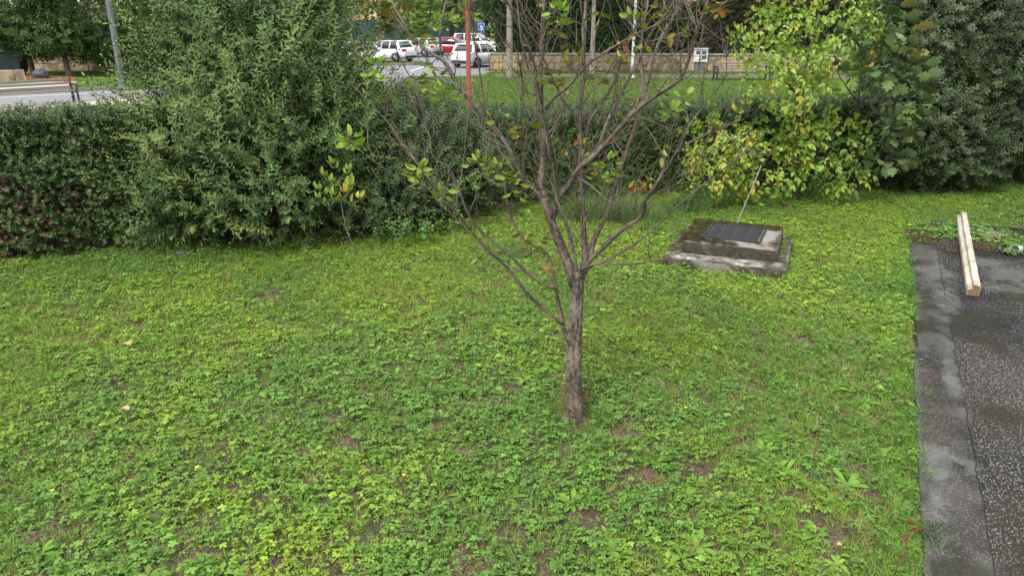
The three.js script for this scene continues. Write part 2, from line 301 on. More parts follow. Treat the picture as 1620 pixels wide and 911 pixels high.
function patioPiece(g, label, name) { const p = g.attributes.position, u = g.attributes.uv; for (let k = 0; k < p.count; k++) u.setXY(k, (p.getX(k) + (p.getY(k) < 0.03 ? p.getY(k) - 0.05 : 0)) / PTL, (p.getZ(k) - PS0) / PSL); const m = struct(name, g, patioMat, label); m.position.copy(PAT.o); m.rotation.y = PAT.phi; return m; }
{
  const g = new THREE.BoxGeometry(4.9, 0.12, 11.25); g.translate(0.283 + 2.45, -0.005, -1.25 + 5.625); patioPiece(g, 'dark wet asphalt path with exposed pebbles along the lawn', 'asphalt_path');
  for (const [s0, s1, x0, dy] of [[-0.05, 3.13, 0.03, 0], [3.133, 10, 0, 0.003]]) {
    const w = 0.281 - x0, L = s1 - s0, b = new THREE.BoxGeometry(w, 0.22, L, 10, 4, Math.round(L / 0.03)), p = b.attributes.position; b.translate((x0 + 0.281) / 2, 0.0565 + dy - 0.11, (s0 + s1) / 2);
    for (let k = 0; k < p.count; k++) { const x = p.getX(k), y = p.getY(k), z = p.getZ(k), near = 1 - step(0, 0.05, x - x0), top = step(-0.02, 0.055, y), n = fbm(z * 6 + 9, 3, 4, 0, 46), n2 = fbm(z * 22 + 5, y * 30 + 9, 3, 0, 47); p.setX(k, x + near * (0.02 * (n - 0.35) + 0.014 * (n2 - 0.5))); p.setY(k, y - near * top * (0.012 + 0.03 * Math.max(0, n2 - 0.5)) + 0.003 * (n - 0.5) * top * (1 - step(0.2, 0.28, x))); }
    b.computeVertexNormals(); patioPiece(b, s0 < 1 ? 'far length of the concrete edging beside the asphalt' : 'near length of the concrete edging beside the asphalt', 'kerb_strip');
  }
}

// ---------------------------------------------------------------- lawn plants
const BARE = [[935, 822, 0.17], [985, 690, 0.16], [740, 893, 0.11], [745, 640, 0.1], [900, 668, 0.24], [1265, 538, 0.14], [610, 583, 0.12], [98, 690, 0.11], [1105, 745, 0.14], [1372, 782, 0.1], [300, 880, 0.13], [400, 795, 0.09], [560, 700, 0.12], [1195, 615, 0.13], [1000, 760, 0.15], [430, 470, 0.2], [820, 860, 0.1], [170, 610, 0.12]].map(([x, y, r]) => [G(x, y), r]);
const bare = (x, z) => { let b = 0; for (const [p, r] of BARE) { const d = Math.hypot((p.x - x), (p.z - z)) + 0.09 * (vn(x * 12 + 50, z * 12 + 50) - 0.5); b = Math.max(b, 1 - step(r * 0.3, r * 1.05, d)); } return Math.max(b, step(0.75, 0.84, fbm(x * 2.6 + 70, z * 2.6 + 70, 3, 0, 6))); };
const offSlab = (x, z, m) => { const dx = x - SLAB.c.x, dz = z - SLAB.c.z, c = Math.cos(SLAB.phi), s = Math.sin(SLAB.phi); return Math.max(Math.abs(dx * c - dz * s), Math.abs(dx * s + dz * c)) > m; };
const onLawn = (x, z) => { const q = onPatio(x, z); return z > lawnBack(x) - 0.7 && !(q.t > -0.005 && q.s > -0.75 && (q.s > 0.0 || q.t > 0.35)) && offSlab(x, z, 0.6) && Math.hypot(x - 0.396, z + 4.24) > 0.075; };
const inView = (x, z, m = 0.6) => { const zc = -z * cp + EYE * sp; return zc > 0.5 && Math.abs(x) < zc * 0.69 + m && -z > 2.45 - 0.5 * m; };
const LAWN = [];                                                       // random spots, even over the ground in view
{ const r = rng(21); for (let k = 0; k < 420000; k++) { const z = mix(-2.2, -13.2, r()), x = mix(-10, 10, r()); LAWN.push([x, z, r()]); } }
let lawnAt = 0;
function spots(density, keep) { // density per square metre
  const area = 20 * 11, n = Math.round(density * area), out = [];
  for (let k = 0; k < n; k++) { const [x, z, q] = LAWN[lawnAt++ % LAWN.length]; if (onLawn(x, z) && inView(x, z)) { const w = keep(x, z); if (q < w) out.push(V(x, soilY(x, z), z)); } }
  return out;
}
const patchy = (x, z) => fbm(x * 0.55 + 30, z * 0.55 + 30, 4, 0, 2), fine = (x, z) => fbm(x * 2.1 + 11, z * 2.1 + 11, 3, 0, 8);
const hue = (x, z) => sat(step(0.3, 0.7, fbm(x * 0.9 + 63, z * 0.9 + 63, 3, 0, 31)) - 0.45 * step(-0.9, 0.8, x) * step(-6.2, -4.2, z));    // young yellow-green growth or older blue-green
const GREEN_Y = [0.2, 0.305, 0.034], GREEN_B = [0.105, 0.212, 0.04];
const lawnMat = leafy(0.75, 0.14, { specularIntensity: 0.3 }), bladeMat = leafy(0.75, 0.16, { specularIntensity: 0.3 });
function trifoliate(nLeaves, size) {
  const b = new MB();
  for (let k = 0; k < nLeaves; k++) {
    const a = rr(0, 6.28), reach = rr(0.01, 0.075) * (k ? 1 : 0.3), h = rr(0.015, 0.075), top = V(Math.cos(a) * reach, h, Math.sin(a) * reach);
    b.tube([V(0, 0, 0), V(top.x * 0.4, h * 0.6, top.z * 0.4), top], 0.0009, 3, [0.8, 0.75, 0.7], { cap: false });
    const five = R() < 0.15 ? 5 : 3, sz = size * rr(0.7, 1.2), yaw = a + rr(-0.5, 0.5), tl = rr(-0.15, 0.3), c = jitv([1, 1, 1]);
    for (let j = 0; j < five; j++) {
      const q = yaw + (j - (five - 1) / 2) * (five === 3 ? 1.75 : 1.15), ax = V(Math.cos(q), 0.1 - tl * 0.4 * Math.cos(q - a), Math.sin(q)).normalize();
      b.leaf(top, ax, V(Math.cos(a) * tl * 0.6, 1, Math.sin(a) * tl * 0.6).normalize(), sz, sz * 0.78, jitv(c), { prof: OBOV, seg: 4, fold: rr(0.05, 0.35), droop: rr(0.1, 0.7), wave: 0.14 });
    }
  }
  return b.geo();
}
function tuft(n, h, spreadR, w) {
  const b = new MB();
  for (let k = 0; k < n; k++) { const a = rr(0, 6.28), r = Math.sqrt(R()) * spreadR, lean = rr(0.1, 0.75), ax = V(Math.cos(a) * lean, 1, Math.sin(a) * lean).normalize(); b.leaf(V(Math.cos(a + 1) * r, 0, Math.sin(a + 1) * r), ax, V(-Math.cos(a), lean, -Math.sin(a)).normalize().negate(), h * rr(0.5, 1.15), w * rr(0.7, 1.2), jitv([1, 1, 1]), { prof: BLADE, seg: 3, fold: 0.3, droop: rr(-1.3, -0.2) }); }
  return b.geo();
}
function rosette(n, len, wid) {
  const b = new MB();
  for (let k = 0; k < n; k++) { const a = k * 2.4 + rr(-0.3, 0.3), lift = rr(0.25, 0.95), ax = V(Math.cos(a), lift, Math.sin(a)).normalize(); b.leaf(V(0, 0.004, 0), ax, V(-Math.cos(a) * lift, 1, -Math.sin(a) * lift).normalize(), len * rr(0.55, 1.1), wid * rr(0.75, 1.1), jitv([1, 1, 1]), { prof: SPAT, seg: 5, fold: rr(0.15, 0.45), droop: rr(0.4, 1.1), wave: 0.12 }); }
  return b.geo();
}
R = rng(31);
const triGeos = [0, 1, 2, 3, 4, 5].map((k) => trifoliate(3 + (k % 3), 0.026)), tuftGeos = [0, 1, 2, 3].map(() => tuft(11, 0.066, 0.028, 0.0038)), rosGeos = [0, 1, 2].map(() => rosette(9, 0.1, 0.03)), fillGeos = [0, 1, 2].map(() => trifoliate(5, 0.014)), tallGeos = [0, 1].map(() => tuft(26, 0.2, 0.05, 0.006));
const lawnC = (p, k = 1) => { const h = sat(hue(p.x, p.z) + rr(-0.3, 0.3)); return jit(mixc(GREEN_B, GREEN_Y, h), 0.16, 0.2).map((q) => q * k); };
function cover(name, geos, mat, pts, col, s0, s1, label, category, sy) {
  const items = pts.map((p) => ({ p, up: V(rr(-0.22, 0.22), 1, rr(-0.22, 0.22)).normalize(), yaw: rr(0, 6.28), s: rr(s0, s1), c: col(p), sy }));
  geos.forEach((g, k) => tag(copies(name, g, mat, items.filter((_, i) => i % geos.length === k)), label, category, label, 'stuff'));
}
const weedShare = (x, z) => mix(0.5, 1, step(-7.2, -4.4, z + 0.35 * (x + 1))) * sat(step(0.34, 0.6, patchy(x, z) + 0.22 * (fine(x, z) - 0.5)) + step(-4.7, -3.2, z) * 0.35 * step(0.3, 0.6, fine(x, z)));
cover('trifoliate_weeds', triGeos, lawnMat, spots(270, (x, z) => (0.1 + 0.8 * weedShare(x, z)) * (1 - bare(x, z))), (p) => lawnC(p), 0.42, 1.2, 'low three-leaflet weeds spreading in patches through the lawn', 'weeds');
cover('clover', fillGeos, lawnMat, spots(240, (x, z) => (0.3 + 0.5 * fine(x, z)) * (1 - bare(x, z))), (p) => lawnC(p, 0.9), 0.7, 1.4, 'tiny clover leaves filling the lawn close to the soil', 'clover');
cover('grass', tuftGeos, bladeMat, spots(1350, (x, z) => (1 - 0.5 * weedShare(x, z)) * (1 - 0.9 * bare(x, z)) * (0.5 + 0.6 * fine(z, x))), (p) => { const c = lawnC(p); return R() < 0.16 ? jit([0.26, 0.19, 0.085], 0.25) : mixc(c, [0.15, 0.275, 0.026], 0.5); }, 0.55, 1.25, 'short grass blades growing all over the lawn', 'grass');
const BIG = [[1080, 885], [1104, 868], [962, 872], [884, 893], [1340, 770], [1180, 872], [1292, 850], [1230, 690], [160, 735], [402, 690], [1372, 640], [1130, 900], [1020, 850], [1400, 720], [60, 880], [220, 860]].map(([x, y]) => G(x, y));
cover('rosette_weeds', rosGeos, lawnMat, BIG, () => jit([0.125, 0.235, 0.034], 0.15, 0.15), 0.9, 1.4, 'large broad-leaved rosettes near the bottom of the lawn', 'weeds');
cover('rosette_weeds', rosGeos, lawnMat, spots(46, (x, z) => (0.3 + 1.1 * step(0.2, 1.4, x) * step(-5.4, -3.6, z)) * (0.35 + 0.65 * step(0.4, 0.65, fine(x, z + 20))) * (1 - bare(x, z))), (p) => jit([0.13, 0.24, 0.032], 0.25, 0.2), 0.4, 1.2, 'broad-leaved rosette weeds standing out in the lawn', 'weeds');
cover('small_rosettes', [0, 1, 2, 3].map(() => rosette(6, 0.055, 0.019)), lawnMat, spots(120, (x, z) => (0.25 + 0.75 * fine(x + 9, z + 4)) * (1 - bare(x, z))), (p) => lawnC(p, 1.05), 0.5, 1.3, 'small weeds with upright spoon-shaped leaves among the grass of the lawn', 'weeds');
// dead stalks and crumbs of straw on the bare soil
{
  const straw = [0, 1, 2, 3, 4].map((v) => { const b = new MB(); for (let k = 0; k < 5 + v; k++) { const a = rr(0, 6.28), l = rr(0.015, 0.07), p = V(rr(-0.07, 0.07), rr(0.002, 0.01), rr(-0.07, 0.07)); b.leaf(p, V(Math.cos(a), rr(0, 0.35), Math.sin(a)).normalize(), V(0, 1, 0), l, rr(0.0015, 0.0034), jitv([1, 1, 1]), { prof: BLADE, seg: 3, fold: 0.2, droop: rr(-0.2, 0.9) }); } return b.geo(); });
  cover('straw_litter', straw, leafy(0.9, 0.1), spots(240, (x, z) => 0.25 + 0.75 * bare(x, z)), () => jit(R() < 0.6 ? [0.1, 0.062, 0.032] : [0.24, 0.18, 0.095], 0.3), 0.7, 1.4, 'dead straw stalks lying on the soil between the weeds', 'straw');
}
{ // crumbs of soil and small dead leaves
  const clod = new THREE.IcosahedronGeometry(0.006, 1), cp = clod.attributes.position; for (let k = 0; k < cp.count; k++) { const n = 0.7 + 0.6 * vn(cp.getX(k) * 300 + 20, cp.getY(k) * 300 + cp.getZ(k) * 170 + 20); cp.setXYZ(k, cp.getX(k) * n, cp.getY(k) * n * 0.8, cp.getZ(k) * n); } clod.computeVertexNormals();
  const white = new Float32Array(cp.count * 3).fill(1); clod.setAttribute('color', new THREE.BufferAttribute(white, 3));
  cover('soil_crumbs', [clod], new THREE.MeshStandardMaterial({ roughness: 0.95, vertexColors: true }), spots(1500, (x, z) => (bare(x, z) > 0.25 ? 0.95 : 0.04)), () => jit([0.085, 0.058, 0.035], 0.45), 0.4, 2.2, 'crumbs and clods of brown soil on the bare spots of the lawn', 'soil');
  const dead = [0, 1, 2].map(() => { const b = new MB(), a = rr(0, 6.28); b.leaf(V(0, 0.018, 0), V(Math.cos(a), 0.15, Math.sin(a)).normalize(), V(0, 1, 0), 0.045, 0.022, [1, 1, 1], { seg: 4, droop: rr(0.4, 1.4), fold: rr(0.2, 0.6) }); return b.geo(); });
  cover('dead_leaves', dead, leafy(0.85, 0.2), spots(7, (x, z) => 0.5 + 0.5 * bare(x, z)), () => jit(R() < 0.5 ? [0.2, 0.11, 0.05] : [0.3, 0.2, 0.1], 0.3), 0.5, 1.2, 'small curled dead leaves scattered over the lawn', 'dead leaves');
}
// longer grass at the foot of the hedges, the patio's edge, the slab and round the trunk
{
  const pts = [];
  for (let k = 0; k < 1500; k++) { const x = rr(-7.5, 9), z = lawnBack(x) + rr(-0.3, 0.75) + 0.5 * vn(x * 1.3 + 5, 3) + (x < 0 ? 1.0 * step(0, -2, x) : 0); if (onLawn(x, z) && vn(x * 2 + 8, z * 2 + 40) > 0.4) pts.push(V(x, soilY(x, z), z)); }
  for (let k = 0; k < 330; k++) { const s = rr(-0.3, 7.6), p = patioPoint(s, -Math.abs(rr(0.005, 0.16)), 0); pts.push(V(p.x, soilY(p.x, p.z), p.z)); }
  for (let k = 0; k < 190; k++) { const x = SLAB.c.x + rr(-0.8, 0.8), z = SLAB.c.z + rr(-0.8, 0.8); if (offSlab(x, z, 0.61)) pts.push(V(x, 0, z)); }
  for (let k = 0; k < 60; k++) { const a = rr(0, 6.28), r = rr(0.09, 0.3), x = 0.396 + Math.cos(a) * r, z = -4.24 + Math.sin(a) * r; pts.push(V(x, soilY(x, z), z)); }
  for (let k = 0; k < 120; k++) { const s = rr(-0.1, 7.4); if (vn(s * 2.3, 7) < 0.45) continue; const p = patioPoint(s, rr(-0.03, 0.05), 0.03); pts.push(p); }
  cover('long_grass', tallGeos, bladeMat, pts, (p) => jit([0.11, 0.225, 0.035], 0.2, 0.2), 0.22, 0.6, 'longer uncut grass along the hedge foot and edges', 'grass');
}

// ---------------------------------------------------------------- hedges and shrubs round the lawn
const barkPale = std([0.17, 0.14, 0.11], 0.9), barkDark = std([0.06, 0.045, 0.035], 0.9);
function stems(root, name, list, mat) { for (const [pts, r] of list) { const b = new MB(); b.tube(smooth(pts, pts.length * 4), (t) => r * (1 - 0.7 * t), 7, [1, 1, 1], { lump: 0.15, seed: r * 900 }); mesh(name, b.geo(), mat, root); } }
// a clipped hedge along the line from a to b (foot of its front face)
function hedge(name, label, a, b, depth, h, n, geos, mat, col, { group, base = 0, topLoose = 0.03, front = 0.64, core = [0.1, 0.075, 0.055], hf = () => 1 } = {}) {
  const root = thing(name, label, 'hedge', V(a.x, base, a.z)), L = Math.hypot(b.x - a.x, b.z - a.z), ux = (b.x - a.x) / L, uz = (b.z - a.z) / L, items = [];
  const back = V(uz, 0, -ux); // away from the camera for a hedge that runs to the right
  for (let k = 0; k < n; k++) {
    const s = R() * L, side = R(), hh = h * hf(s) * (1 + 0.05 * (vn(s * 1.3 + 4, 9) - 0.5)); let y, d, up;
    const bulge = 0.12 * (fbm(s * 1.6 + 7, 3 + side, 3) - 0.5);
    if (side < front) { y = Math.pow(R(), 0.85) * hh; d = bulge * 2 + rr(-0.03, 0.22) + 0.14 * vn(s * 2.2, y * 2.2 + 4) ; up = V(-back.x, rr(0.1, 0.9), -back.z).add(randDir().multiplyScalar(0.6)).normalize(); }
    else { y = hh - rr(0, 0.12) + topLoose * vn(s * 3, R() * 9); d = Math.pow(R(), 1.3) * depth; up = V(0, 1, 0).add(randDir().multiplyScalar(0.6)).normalize(); }
    items.push({ p: V(ux * s + back.x * d, y, uz * s + back.z * d), up, yaw: rr(0, 6.28), s: rr(0.7, 1.2), c: col(s / L, y / hh) });
  }
  spread('foliage', geos, mat, items, root);
  const c = new MB(), N = Math.ceil(L / 0.8); // solid boxes added inside the hedge to block light; thin twigs follow
  for (let k = 0; k < N; k++) { const s = (k + 0.5) / N * L, hh = h * hf(s); c.box(ux * s + back.x * depth * 0.56, hh * 0.45, uz * s + back.z * depth * 0.56, L / N + 0.03 * (k % 2), hh * 0.88 - 0.03 * (k % 3), depth * 0.62 - 0.02 * (k % 2), core, -Math.atan2(uz, ux)); }
  for (let k = 0; k < L * 26; k++) { const s = R() * L, d = rr(0.05, depth * 0.3), y = R() * h * 0.7, p = V(ux * s + back.x * d, y, uz * s + back.z * d); c.tube([p, p.clone().add(V(rr(-0.1, 0.1), rr(0.08, 0.3), rr(-0.1, 0.1))), p.clone().add(V(rr(-0.22, 0.22), rr(0.25, 0.5), rr(-0.15, 0.15)))], 0.004, 3, [0.1, 0.075, 0.055], { cap: false }); }
  mesh('added_core_and_twigs', c.geo(), new THREE.MeshStandardMaterial({ vertexColors: true, roughness: 0.95 }), root);
  return root;
}
R = rng(51);
const hedgeGeos = [0, 1, 2].map(() => sprig({ len: 0.15, n: 17, leaf: 0.03, wid: 0.017, prof: OVATE, out: 1.15, tip: [1.25, 1.25, 1], droop: 0.4, seg: 2, stem: [0.5, 0.35, 0.2], sr: 0.0018 }));
const hedgeMat = glossy(0.5);
const HG = [0.042, 0.085, 0.02];
{
  const P = (x) => V(x, 0, lawnBack(x));
  const a = P(-9.6).add(V(0, 0, 1.05)), b = P(-2.2).add(V(0, 0, 0.55));
  hedge('clipped_hedge', 'tall clipped hedge with browned dead patches at the left end of the lawn', a, b, 1.0, 1.38, 21000, hedgeGeos, hedgeMat, (s, y) => {
    const dead = fbm(s * 14 + 3, y * 3.2 + 8, 3, 0, 3); if (dead > 0.5 && y < 0.85 && R() < 0.3) return jit([0.07, 0.042, 0.026], 0.4);
    const young = vn(s * 30, y * 4 + 20); return young > 0.7 ? jit([0.085, 0.14, 0.035], 0.3, 0.3) : jit(HG, 0.3, 0.25); });
  hedge('clipped_hedge', 'dark green clipped hedge between the lawn and the park, behind the fruit tree', P(-3.2).add(V(0, 0, -0.25)), P(5.6).add(V(0, 0, -0.1)), 0.95, 1.15, 16500, hedgeGeos, hedgeMat, () => jit(HG, 0.35, 0.3));
}
// the big grey-green shrub on the left: upright shoots with narrow leaves
{
  R = rng(61);
  const o = Z(420, 385, 8.25), ASH = Z(535, 300, 7.8), clear = (p) => !(p.y < 1.25 && Math.abs(p.x + o.x - ASH.x) < 0.36 && p.z + o.z > ASH.z - 0.32); o.y = 0; const root = thing('tall_shrub', 'big grey-green shrub with narrow leaves on upright shoots, left of the fruit tree', 'shrub', o);
  const geos = [0, 1, 2, 3, 4, 5].map((k) => sprig({ len: 0.3 + 0.03 * k, n: 18 + k, leaf: 0.062, wid: 0.0195, prof: LANCE, out: 1.0, tip: [1.4, 1.35, 1.1], droop: 0.4, seg: 3, bend: 0.45, stem: [0.9, 0.75, 0.5], sr: 0.0024 }));
  const E = (px, py, d, rx, ry, rz, w) => [Z(px, py, d).sub(o), V(rx, ry, rz), w];
  const blobs = [E(425, 110, 8.9, 1.12, 1.35, 1.1, 4.4), E(345, 215, 8.5, 0.95, 1.0, 0.95, 3), E(450, 275, 8.35, 0.95, 0.85, 0.85, 2.6), E(300, 305, 8.2, 0.65, 0.55, 0.6, 1.4), E(512, 215, 8.85, 0.72, 0.85, 0.9, 2.4), E(350, 70, 9.1, 0.72, 0.78, 0.9, 1.8), E(470, 75, 9.2, 0.6, 0.9, 0.8, 1.3), E(430, -50, 9.2, 0.7, 0.6, 0.8, 1.2)];
  const items = scatter(blobs, 6800, { inner: 0.45, upward: 0.55, s: [0.6, 1.25], cut: (p) => p.y > 0.04 && clear(p), col: (p) => jit(mixc([0.068, 0.118, 0.042], [0.115, 0.172, 0.066], vn(p.x * 1.4 + 9, p.y * 1.4 + 9)), 0.25, 0.2) });
  const edge = [[190, 75], [205, 60], [215, 95], [240, 40], [262, 25], [180, 72], [225, 70], [250, 62], [232, 105], [285, 15], [548, 40], [556, 110], [540, 8], [568, 150], [240, 140], [215, 150]];
  for (const [px, py] of edge) for (let k = 0; k < 3; k++) { const p = Z(px + (px < 400 ? 34 : 0) + rr(-9, 9), py + rr(-9, 9), rr(8.2, 8.8)).sub(o); items.push({ p: p.clone().addScaledVector(V(0.5, -0.55, 0), px < 400 ? 0.35 : 0.1), up: V(px < 400 ? rr(-0.9, -0.3) : rr(0, 0.7), 1, rr(-0.3, 0.5)).normalize(), yaw: rr(0, 6), s: rr(0.9, 1.3), c: jit([0.12, 0.165, 0.06], 0.2) }); }
  spread('foliage', geos, leafy(0.75, 0.1), items, root);
  const long = [0, 1, 2].map(() => sprig({ len: 0.62, n: 30, leaf: 0.075, wid: 0.022, prof: LANCE, out: 0.95, tip: [1.25, 1.2, 1.0], droop: 0.4, seg: 4, bend: 0.3, stem: [1.1, 0.85, 0.5], sr: 0.003 }));
  spread('shoots', long, leafy(0.75, 0.15), scatter(blobs, 520, { inner: 0.88, upward: 0.9, s: [0.6, 1.2], cut: (p, d) => d.z > -0.3 && p.y > 0.3 && clear(p) && !(p.y < 1.3 && Math.abs(p.x + o.x - ASH.x) < 0.55 && p.z + o.z > ASH.z - 0.6), col: () => jit([0.14, 0.19, 0.065], 0.2, 0.2) }), root);
  const list = []; for (let k = 0; k < 15; k++) { const a = k * 2.4, r = rr(0.05, 0.4), f = V(Math.cos(a) * r, -0.02, Math.sin(a) * r * 0.8), t = blobs[k % blobs.length][0]; list.push([[f, f.clone().lerp(t, 0.5).add(V(rr(-0.15, 0.15), 0.1, rr(-0.1, 0.1))), t.clone().add(V(rr(-0.3, 0.3), rr(0, 0.4), rr(-0.3, 0.3)))], rr(0.014, 0.034)]); }
  stems(root, 'stem', list, barkDark);
}
// a darker, finer shrub between it and the tree
{
  R = rng(62);
  const o = Z(630, 372, 8.75); o.y = 0; const root = thing('dark_shrub', 'dark fine-leaved shrub between the big grey-green shrub and the fruit tree', 'shrub', o);
  const geos = [0, 1, 2].map(() => sprig({ len: 0.26, n: 17, leaf: 0.044, wid: 0.019, prof: OVATE, out: 1.1, tip: [1.3, 1.3, 1], droop: 0.3, seg: 2, stem: [0.6, 0.5, 0.35] }));
  const blobs = [[Z(625, 300, 9.0).sub(o), V(0.75, 0.62, 0.6), 2], [Z(655, 235, 9.3).sub(o), V(0.72, 0.62, 0.6), 2.6], [Z(560, 330, 8.7).sub(o), V(0.5, 0.42, 0.45), 1], [Z(735, 265, 9.5).sub(o), V(0.6, 0.5, 0.5), 1.4]];
  spread('foliage', geos, glossy(0.55), scatter(blobs, 4200, { inner: 0.5, upward: 0.8, cut: (p) => p.y > 0.03, col: (p) => jit([0.052, 0.085, 0.03], 0.3, 0.25) }), root);
  const list = []; for (let k = 0; k < 7; k++) { const f = V(rr(-0.3, 0.3), -0.02, rr(-0.2, 0.2)), t = blobs[k % 3][0]; list.push([[f, f.clone().lerp(t, 0.5), t.clone().add(V(rr(-0.3, 0.3), 0.2, 0))], rr(0.008, 0.018)]); }
  stems(root, 'stem', list, barkDark);
}
// leaves that can be told apart are meshes of their own
function leafMeshes(root, geos, mats, list) { for (const { p, up, yaw, s, m } of list) { const g = mesh('leaf', geos[Math.floor(R() * geos.length)], mats[m ?? Math.floor(R() * mats.length)], root), q = new THREE.Quaternion().setFromUnitVectors(V(0, 1, 0), up), q2 = new THREE.Quaternion().setFromAxisAngle(V(0, 1, 0), yaw); g.position.copy(p); g.quaternion.copy(q).multiply(q2); g.scale.setScalar(s); } }
const leafMat = (c, t = 0.4, r = 0.7) => new THREE.MeshPhysicalMaterial({ color: lin(...c), vertexColors: true, side: THREE.DoubleSide, roughness: r, transmission: t, thickness: 0, specularIntensity: 0.6 });
function pinnate(n, len, leaf, wid, hang) { // a leaf of paired leaflets hanging from its stalk, growing along +Y
  const b = new MB(), at = (t) => V(0, len * t, -hang * len * t * t); b.tube([0, 0.5, 1].map(at), 0.0013, 3, [0.8, 0.85, 0.5], { cap: false });
  for (let k = 0; k < n; k++) { const t = 0.35 + 0.6 * k / Math.max(1, n - 1); for (const sgn of [-1, 1]) b.leaf(at(t), V(sgn * 0.85, 0.45, -0.45 - hang * 0.3).normalize(), V(sgn * 0.3, 0.4, 0.9).normalize(), leaf * rr(0.8, 1.1), wid * rr(0.85, 1.1), jitv([1, 1, 1]), { seg: 4, droop: rr(0.3, 0.8), fold: 0.3 }); }
  b.leaf(at(1), V(0, 0.7, -0.7).normalize(), V(0, 0.7, 0.7).normalize(), leaf * 1.15, wid * 1.1, jitv([1, 1, 1]), { seg: 4, droop: 0.6, fold: 0.3 });
  return b.geo();
}
{
  R = rng(63);
  const o = Z(540, 365, 7.8); o.y = 0; const root = thing('ash_sapling', 'small sapling with pale yellow-green paired leaflets before the big shrub', 'sapling', o);
  const b = new MB(); b.tube(smooth([V(0.12, 0, -0.05), V(0.05, 0.3, 0), V(0.02, 0.62, 0.02), V(0.04, 0.86, 0.05)], 10), (t) => 0.007 * (1 - 0.6 * t), 6, [1, 1, 1]); mesh('stem', b.geo(), barkPale, root);
  const geos = [0, 1, 2].map(() => pinnate(2, 0.13, 0.092, 0.046, 0.5)), mats = [leafMat([0.33, 0.44, 0.07], 0.3), leafMat([0.27, 0.39, 0.06], 0.3), leafMat([0.45, 0.4, 0.08], 0.3)];
  leafMeshes(root, geos, mats, [[545, 280], [533, 272], [530, 300], [523, 292], [548, 298], [520, 312], [545, 308], [516, 325], [552, 325], [530, 322], [540, 318]].map(([px, py]) => ({ p: Z(px, py - 4, 7.8).sub(o), up: V((px - 533) / 28, 0.25, 0.8).normalize(), yaw: rr(-0.4, 0.4), s: rr(0.75, 1.05), m: py > 315 && R() < 0.6 ? 2 : R() < 0.5 ? 0 : 1 })));
}
{ // broad soft-leaved weeds at the hedge foot
  R = rng(64);
  for (const [px, py, n, hgt, label] of [[690, 372, 46, 0.62, 'leafy nettle-like weed at the hedge foot, left of the fruit tree'], [640, 388, 30, 0.22, 'low clump of broad soft leaves at the foot of the dark shrub'], [1115, 330, 26, 0.3, 'bushy weed at the foot of the yellow-green shrub']]) {
    const o = G(px, py), root = thing('leafy_weed', label, 'weed', o), geo = [0, 1].map(() => sprig({ len: 0.2, n: 9, leaf: 0.07, wid: 0.045, prof: OVATE, out: 1.2, tip: [1.2, 1.2, 1], droop: 0.7, seg: 4, stem: [0.7, 0.8, 0.4] }));
    const it = []; for (let k = 0; k < n; k++) it.push({ p: V(rr(-0.32, 0.32), rr(0.02, hgt), rr(-0.2, 0.15)), up: V(rr(-0.5, 0.5), 1, rr(-0.2, 0.6)).normalize(), yaw: rr(0, 6), s: rr(0.6, 1), c: jit([0.1, 0.185, 0.045], 0.2, 0.2) });
    spread('foliage', geo, leafy(0.75, 0.3), it, root);
    const sm = std([0.12, 0.16, 0.06]); for (let k = 0; k < 6; k++) { const b = new MB(), x = rr(-0.25, 0.25), z = rr(-0.1, 0.1); b.tube([V(x, -0.01, z), V(x * 1.1, hgt * 0.6, z), V(x * 1.2, hgt, z + 0.05)], 0.004, 4, [1, 1, 1]); mesh('stem', b.geo(), sm, root); }
  }
  for (const [px, py, k, label] of [[975, 345, 46, 'tall clump of arching grass before the dark clipped hedge'], [1090, 335, 22, 'tuft of long grass left of the concrete manhole block'], [920, 350, 22, 'smaller grass clump behind the trunk of the fruit tree']]) {
    const o = G(px, py), root = thing('grass_clump', label, 'grass'), b = tuft(60, 0.62, 0.16, 0.009); root.position.copy(o);
    const it = []; for (let j = 0; j < k / 4; j++) it.push({ p: V(rr(-0.4, 0.4), -0.01, rr(-0.25, 0.25)), up: V(rr(-0.2, 0.2), 1, rr(-0.2, 0.2)).normalize(), yaw: rr(0, 6), s: rr(0.55, 1.1), c: jit([0.095, 0.165, 0.045], 0.15) });
    copies('blades', b, leafy(0.7, 0.25), it, root);
  }
}
